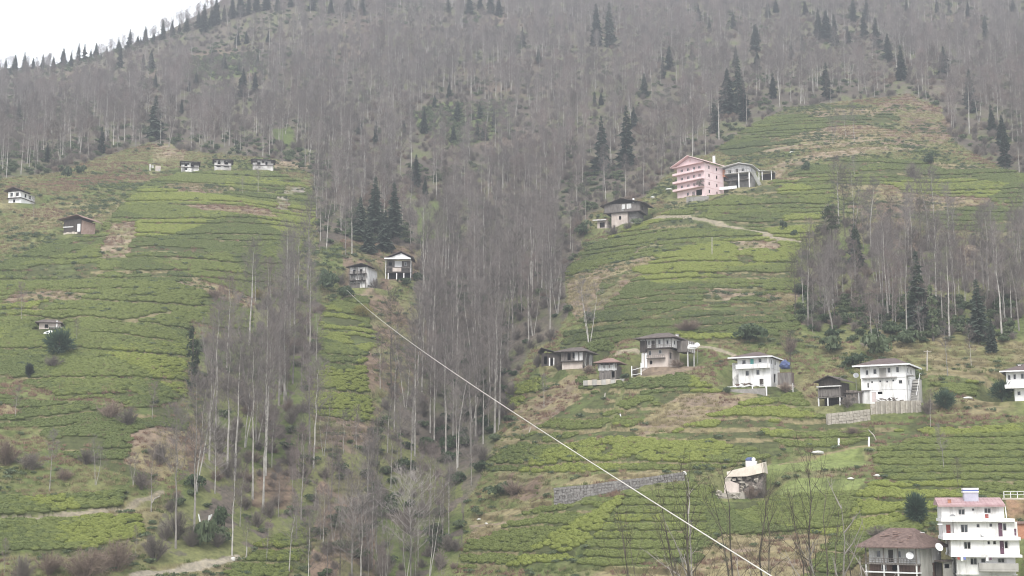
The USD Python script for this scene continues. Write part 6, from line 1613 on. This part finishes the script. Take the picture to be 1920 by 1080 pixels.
# ---- the cargo cable across the valley
def ropeway():
    a = spot(648, 546) + [0, 0, .9]
    r = ray(1540, 1139); b = r * (46 / np.hypot(r[0], r[1]))
    n = 120
    t = np.linspace(0, 1, n)
    p = a + (b - a) * t[:, None]
    p[:, 2] -= 4 * 1.25 * t * (1 - t)
    c = thing('ropeway', 'pale steel cargo cable running diagonally down across the whole valley', 'cable', a)
    obj('cable', MB().tube(p - a, np.full(n, .026), 6).get(), M['cable'], c, smooth=60)
    obj('anchor_post', MB().bar((0, .1, -2.2), (0, .1, .15), .3).bar((0, .1, 0), (-.9, 1.4, -1.8), .18).get(), M['grey_wood'], c)
ropeway()

# ---- rounded evergreens with leaf needles, ivy columns, the willow
def needle_ball(seed, R, H, n=1500):
    rng = np.random.default_rng(seed)
    m, tr = MB(), MB()
    d = unit(rng.normal(0, 1, (n, 3)))
    lump = .72 + .85 * (meshkit.noise(d * 2.6 + seed, seed) - .4)
    c = np.array([0, 0, H * .5])
    p = c + d * np.array([R, R, H * .5]) * (lump * rng.uniform(.35, .95, n))[:, None]
    m.add(*slivers(p, unit(d + rng.normal(0, .35, (n, 3)) + [0, 0, .45]), rng.uniform(.12, .24, n) * H, np.full(n, .035 * H) * rng.uniform(.6, 1.3, n), rng))
    tr.tube([(0, 0, -.8), (0, 0, H * .5), (0, 0, H * .8)], [.14, .1, .03], 6)
    return tr.get(), m.get()
for i, (lab, u, v, w, hh, m, nm) in enumerate([('dense round blue green conifer left of the apartment building', 1719, 981, 46, 60, 'round_conifer', 'round_conifer'), ('wide dark round conifer with drooping branches at the left below the low hut', 110, 668, 66, 54, 'round_conifer', 'round_conifer'), ('round conifer below the largest white house, to its right', 1773, 766, 46, 40, 'round_conifer', 'round_conifer'),
        ('round conifer in front of the house at the right edge', 1878, 748, 50, 44, 'round_conifer', 'round_conifer'), ('small dark upright conifer in the weeds below the round conifer at the left', 55, 707, 15, 27, 'conifer', 'round_conifer'), ('yellow twigged willow bush beside the cable below the crumbling white house', 680, 592, 48, 26, 'yellow_twig', 'willow_bush'), ('yellowish willow bush in the left gully', 486, 562, 26, 22, 'yellow_twig', 'willow_bush')]):
    q = spot(u, v); k = FPX / project(*q)[2]
    t = thing(nm, lab, 'conifer' if nm == 'round_conifer' else 'bush', q)
    a, b = needle_ball(300 + i, w / 2 / k, hh / k)
    obj('trunk', a, M['bark_dark'], t); obj('crown', b, M[m], t)
for i, (lab, u, v, w, hh) in enumerate([('tall dark ivy covered trunk standing at the left edge of the left gully trees', 358, 735, 20, 125), ('second ivy covered trunk right behind the leftmost ivy column', 366, 722, 14, 70), ('dark ivy covered trunk among the bare trees of the right hand grove', 1722, 622, 24, 130), ('ivy covered trunk at the left of the right hand grove', 1607, 510, 16, 90), ('tall pine like trunk with a dark leafy top over the right hand grove', 1563, 430, 34, 48), ('dark ivy covered trunk in the main gully under the cable', 872, 790, 22, 120), ('dark ivy covered trunk at the right side of the main gully', 905, 800, 20, 110), ('leafy green ivy column in the right hand grove', 1750, 640, 18, 110)]):
    q = spot(u, v) if i != 4 else spot(1563, 560)
    k = FPX / project(*q)[2]
    up = 0 if i != 4 else 130 / k
    t = thing('ivy_tree', lab, 'tree', q)
    H = hh / k
    obj('trunk', MB().tube([(0, 0, -1), (.1, 0, (H + up) * .6), (0, 0, H + up * .95)], [.25, .18, .05], 6).get(), M['bark_dark'], t)
    parts = MB()
    for j in range(5):
        parts.add(*(lambda vf: (vf[0] + [0, 0, up + H * j / 5.5], vf[1]))(leaf_mass(400 + 7 * i + j, w / 2 / k * (1.1 if j < 4 else .7), H * .3, 170, .26, 5)))
    obj('ivy', parts.get(), M['ivy' if i != 7 else 'rhododendron'], t)
# ---- bare trees in front of the slope, rooted below the picture
FRONT = [(1335, 145, 955, 'near_pale_tree'), (1590, 150, 945, 'near_pale_tree'), (1300, 150, 895, 'near_tall_tree'), (1345, 140, 925, 'near_forked_tree'), (1405, 150, 868, 'near_forked_tree'), (1440, 160, 940, 'near_tall_tree'), (1522, 155, 862, 'near_tall_tree'), (1555, 150, 900, 'near_forked_tree'), (1240, 150, 960, 'near_forked_tree'), (1600, 160, 1000, 'near_tall_tree')]
FLAB = ['pale limbed foreground tree under the cable', 'pale limbed foreground tree left of the brown roofed house', 'leftmost tall dark limbed foreground tree at the bottom', 'forked foreground tree with pale crooked limbs under the cable', 'tallest forked foreground tree in front of the concrete platform', 'slim foreground tree right of the concrete platform', 'tall slim foreground tree in front of the lawn strip', 'forked foreground tree in front of the dark tea field', 'low forked foreground tree in front of the straight tea rows', 'low foreground tree left of the brown roofed house']
for i, ((u, d, vt, kn), lab) in enumerate(zip(FRONT, FLAB)):
    r = ray(u, 1200); q = r * (d / np.hypot(r[0], r[1]))
    q[2] = ground(q[0], q[1])
    rt = ray(u, vt); top = rt[2] / np.hypot(rt[0], rt[1]) * d
    plant(kn, 'bare_tree', lab, 'tree', q, (top - q[2]) / BARE[kn][1], i * 67, None)

# ------------------------------------------------------------------ put the place together
LANDMARKS += [('the white apartment building', 1842, 1000), ('the brown roofed house', 1690, 1040), ('the largest white house', 1660, 715), ('the dark timber barn', 1555, 735), ('the teal door house', 1418, 695),
 ('the chimneyed timber house', 1240, 657), ('the long grey barn', 1075, 670), ('the small granary', 1140, 690), ('the pink building', 1308, 330), ('the house on posts', 1390, 328), ('the ruined house', 1170, 400),
 ('the crumbling white house', 680, 518), ('the white gabled house', 748, 497), ('the leftmost abandoned hut', 356, 310), ('the middle abandoned hut', 417, 308), ('the rightmost abandoned hut', 492, 307), ('the left edge house', 40, 367), ('the white doored shed', 147, 422), ('the low pinkish hut', 92, 607),
 ('the long stone wall', 1160, 910), ('the concrete platform', 1395, 885), ('the green forest clearing', 532, 258), ('the rhododendron glade', 865, 230), ('the bare reddish patch', 1715, 220), ('the white lawn rock', 1534, 849), ('the hanging white scraps', 385, 985)]
T0 = __import__('time').time()
build_ground()
print('ground', __import__('time').time() - T0)
print('tea', plant_tea(), __import__('time').time() - T0)
plant_cover()
print('cover', __import__('time').time() - T0)
plant_trees()
print('trees', __import__('time').time() - T0)

# the air of the valley
hz = usdkit.material(stage, '/World/Looks/haze', {'v': ('principled_volume', {'color': (.86, .91, 1.0), 'density': HAZE, 'anisotropy': 0.2})}, [], volume='v.volume')
hb = MB().box(-1300, 1300, -150, 1600, -60, 760)
obj('haze', hb.get(), hz, kind='stuff')
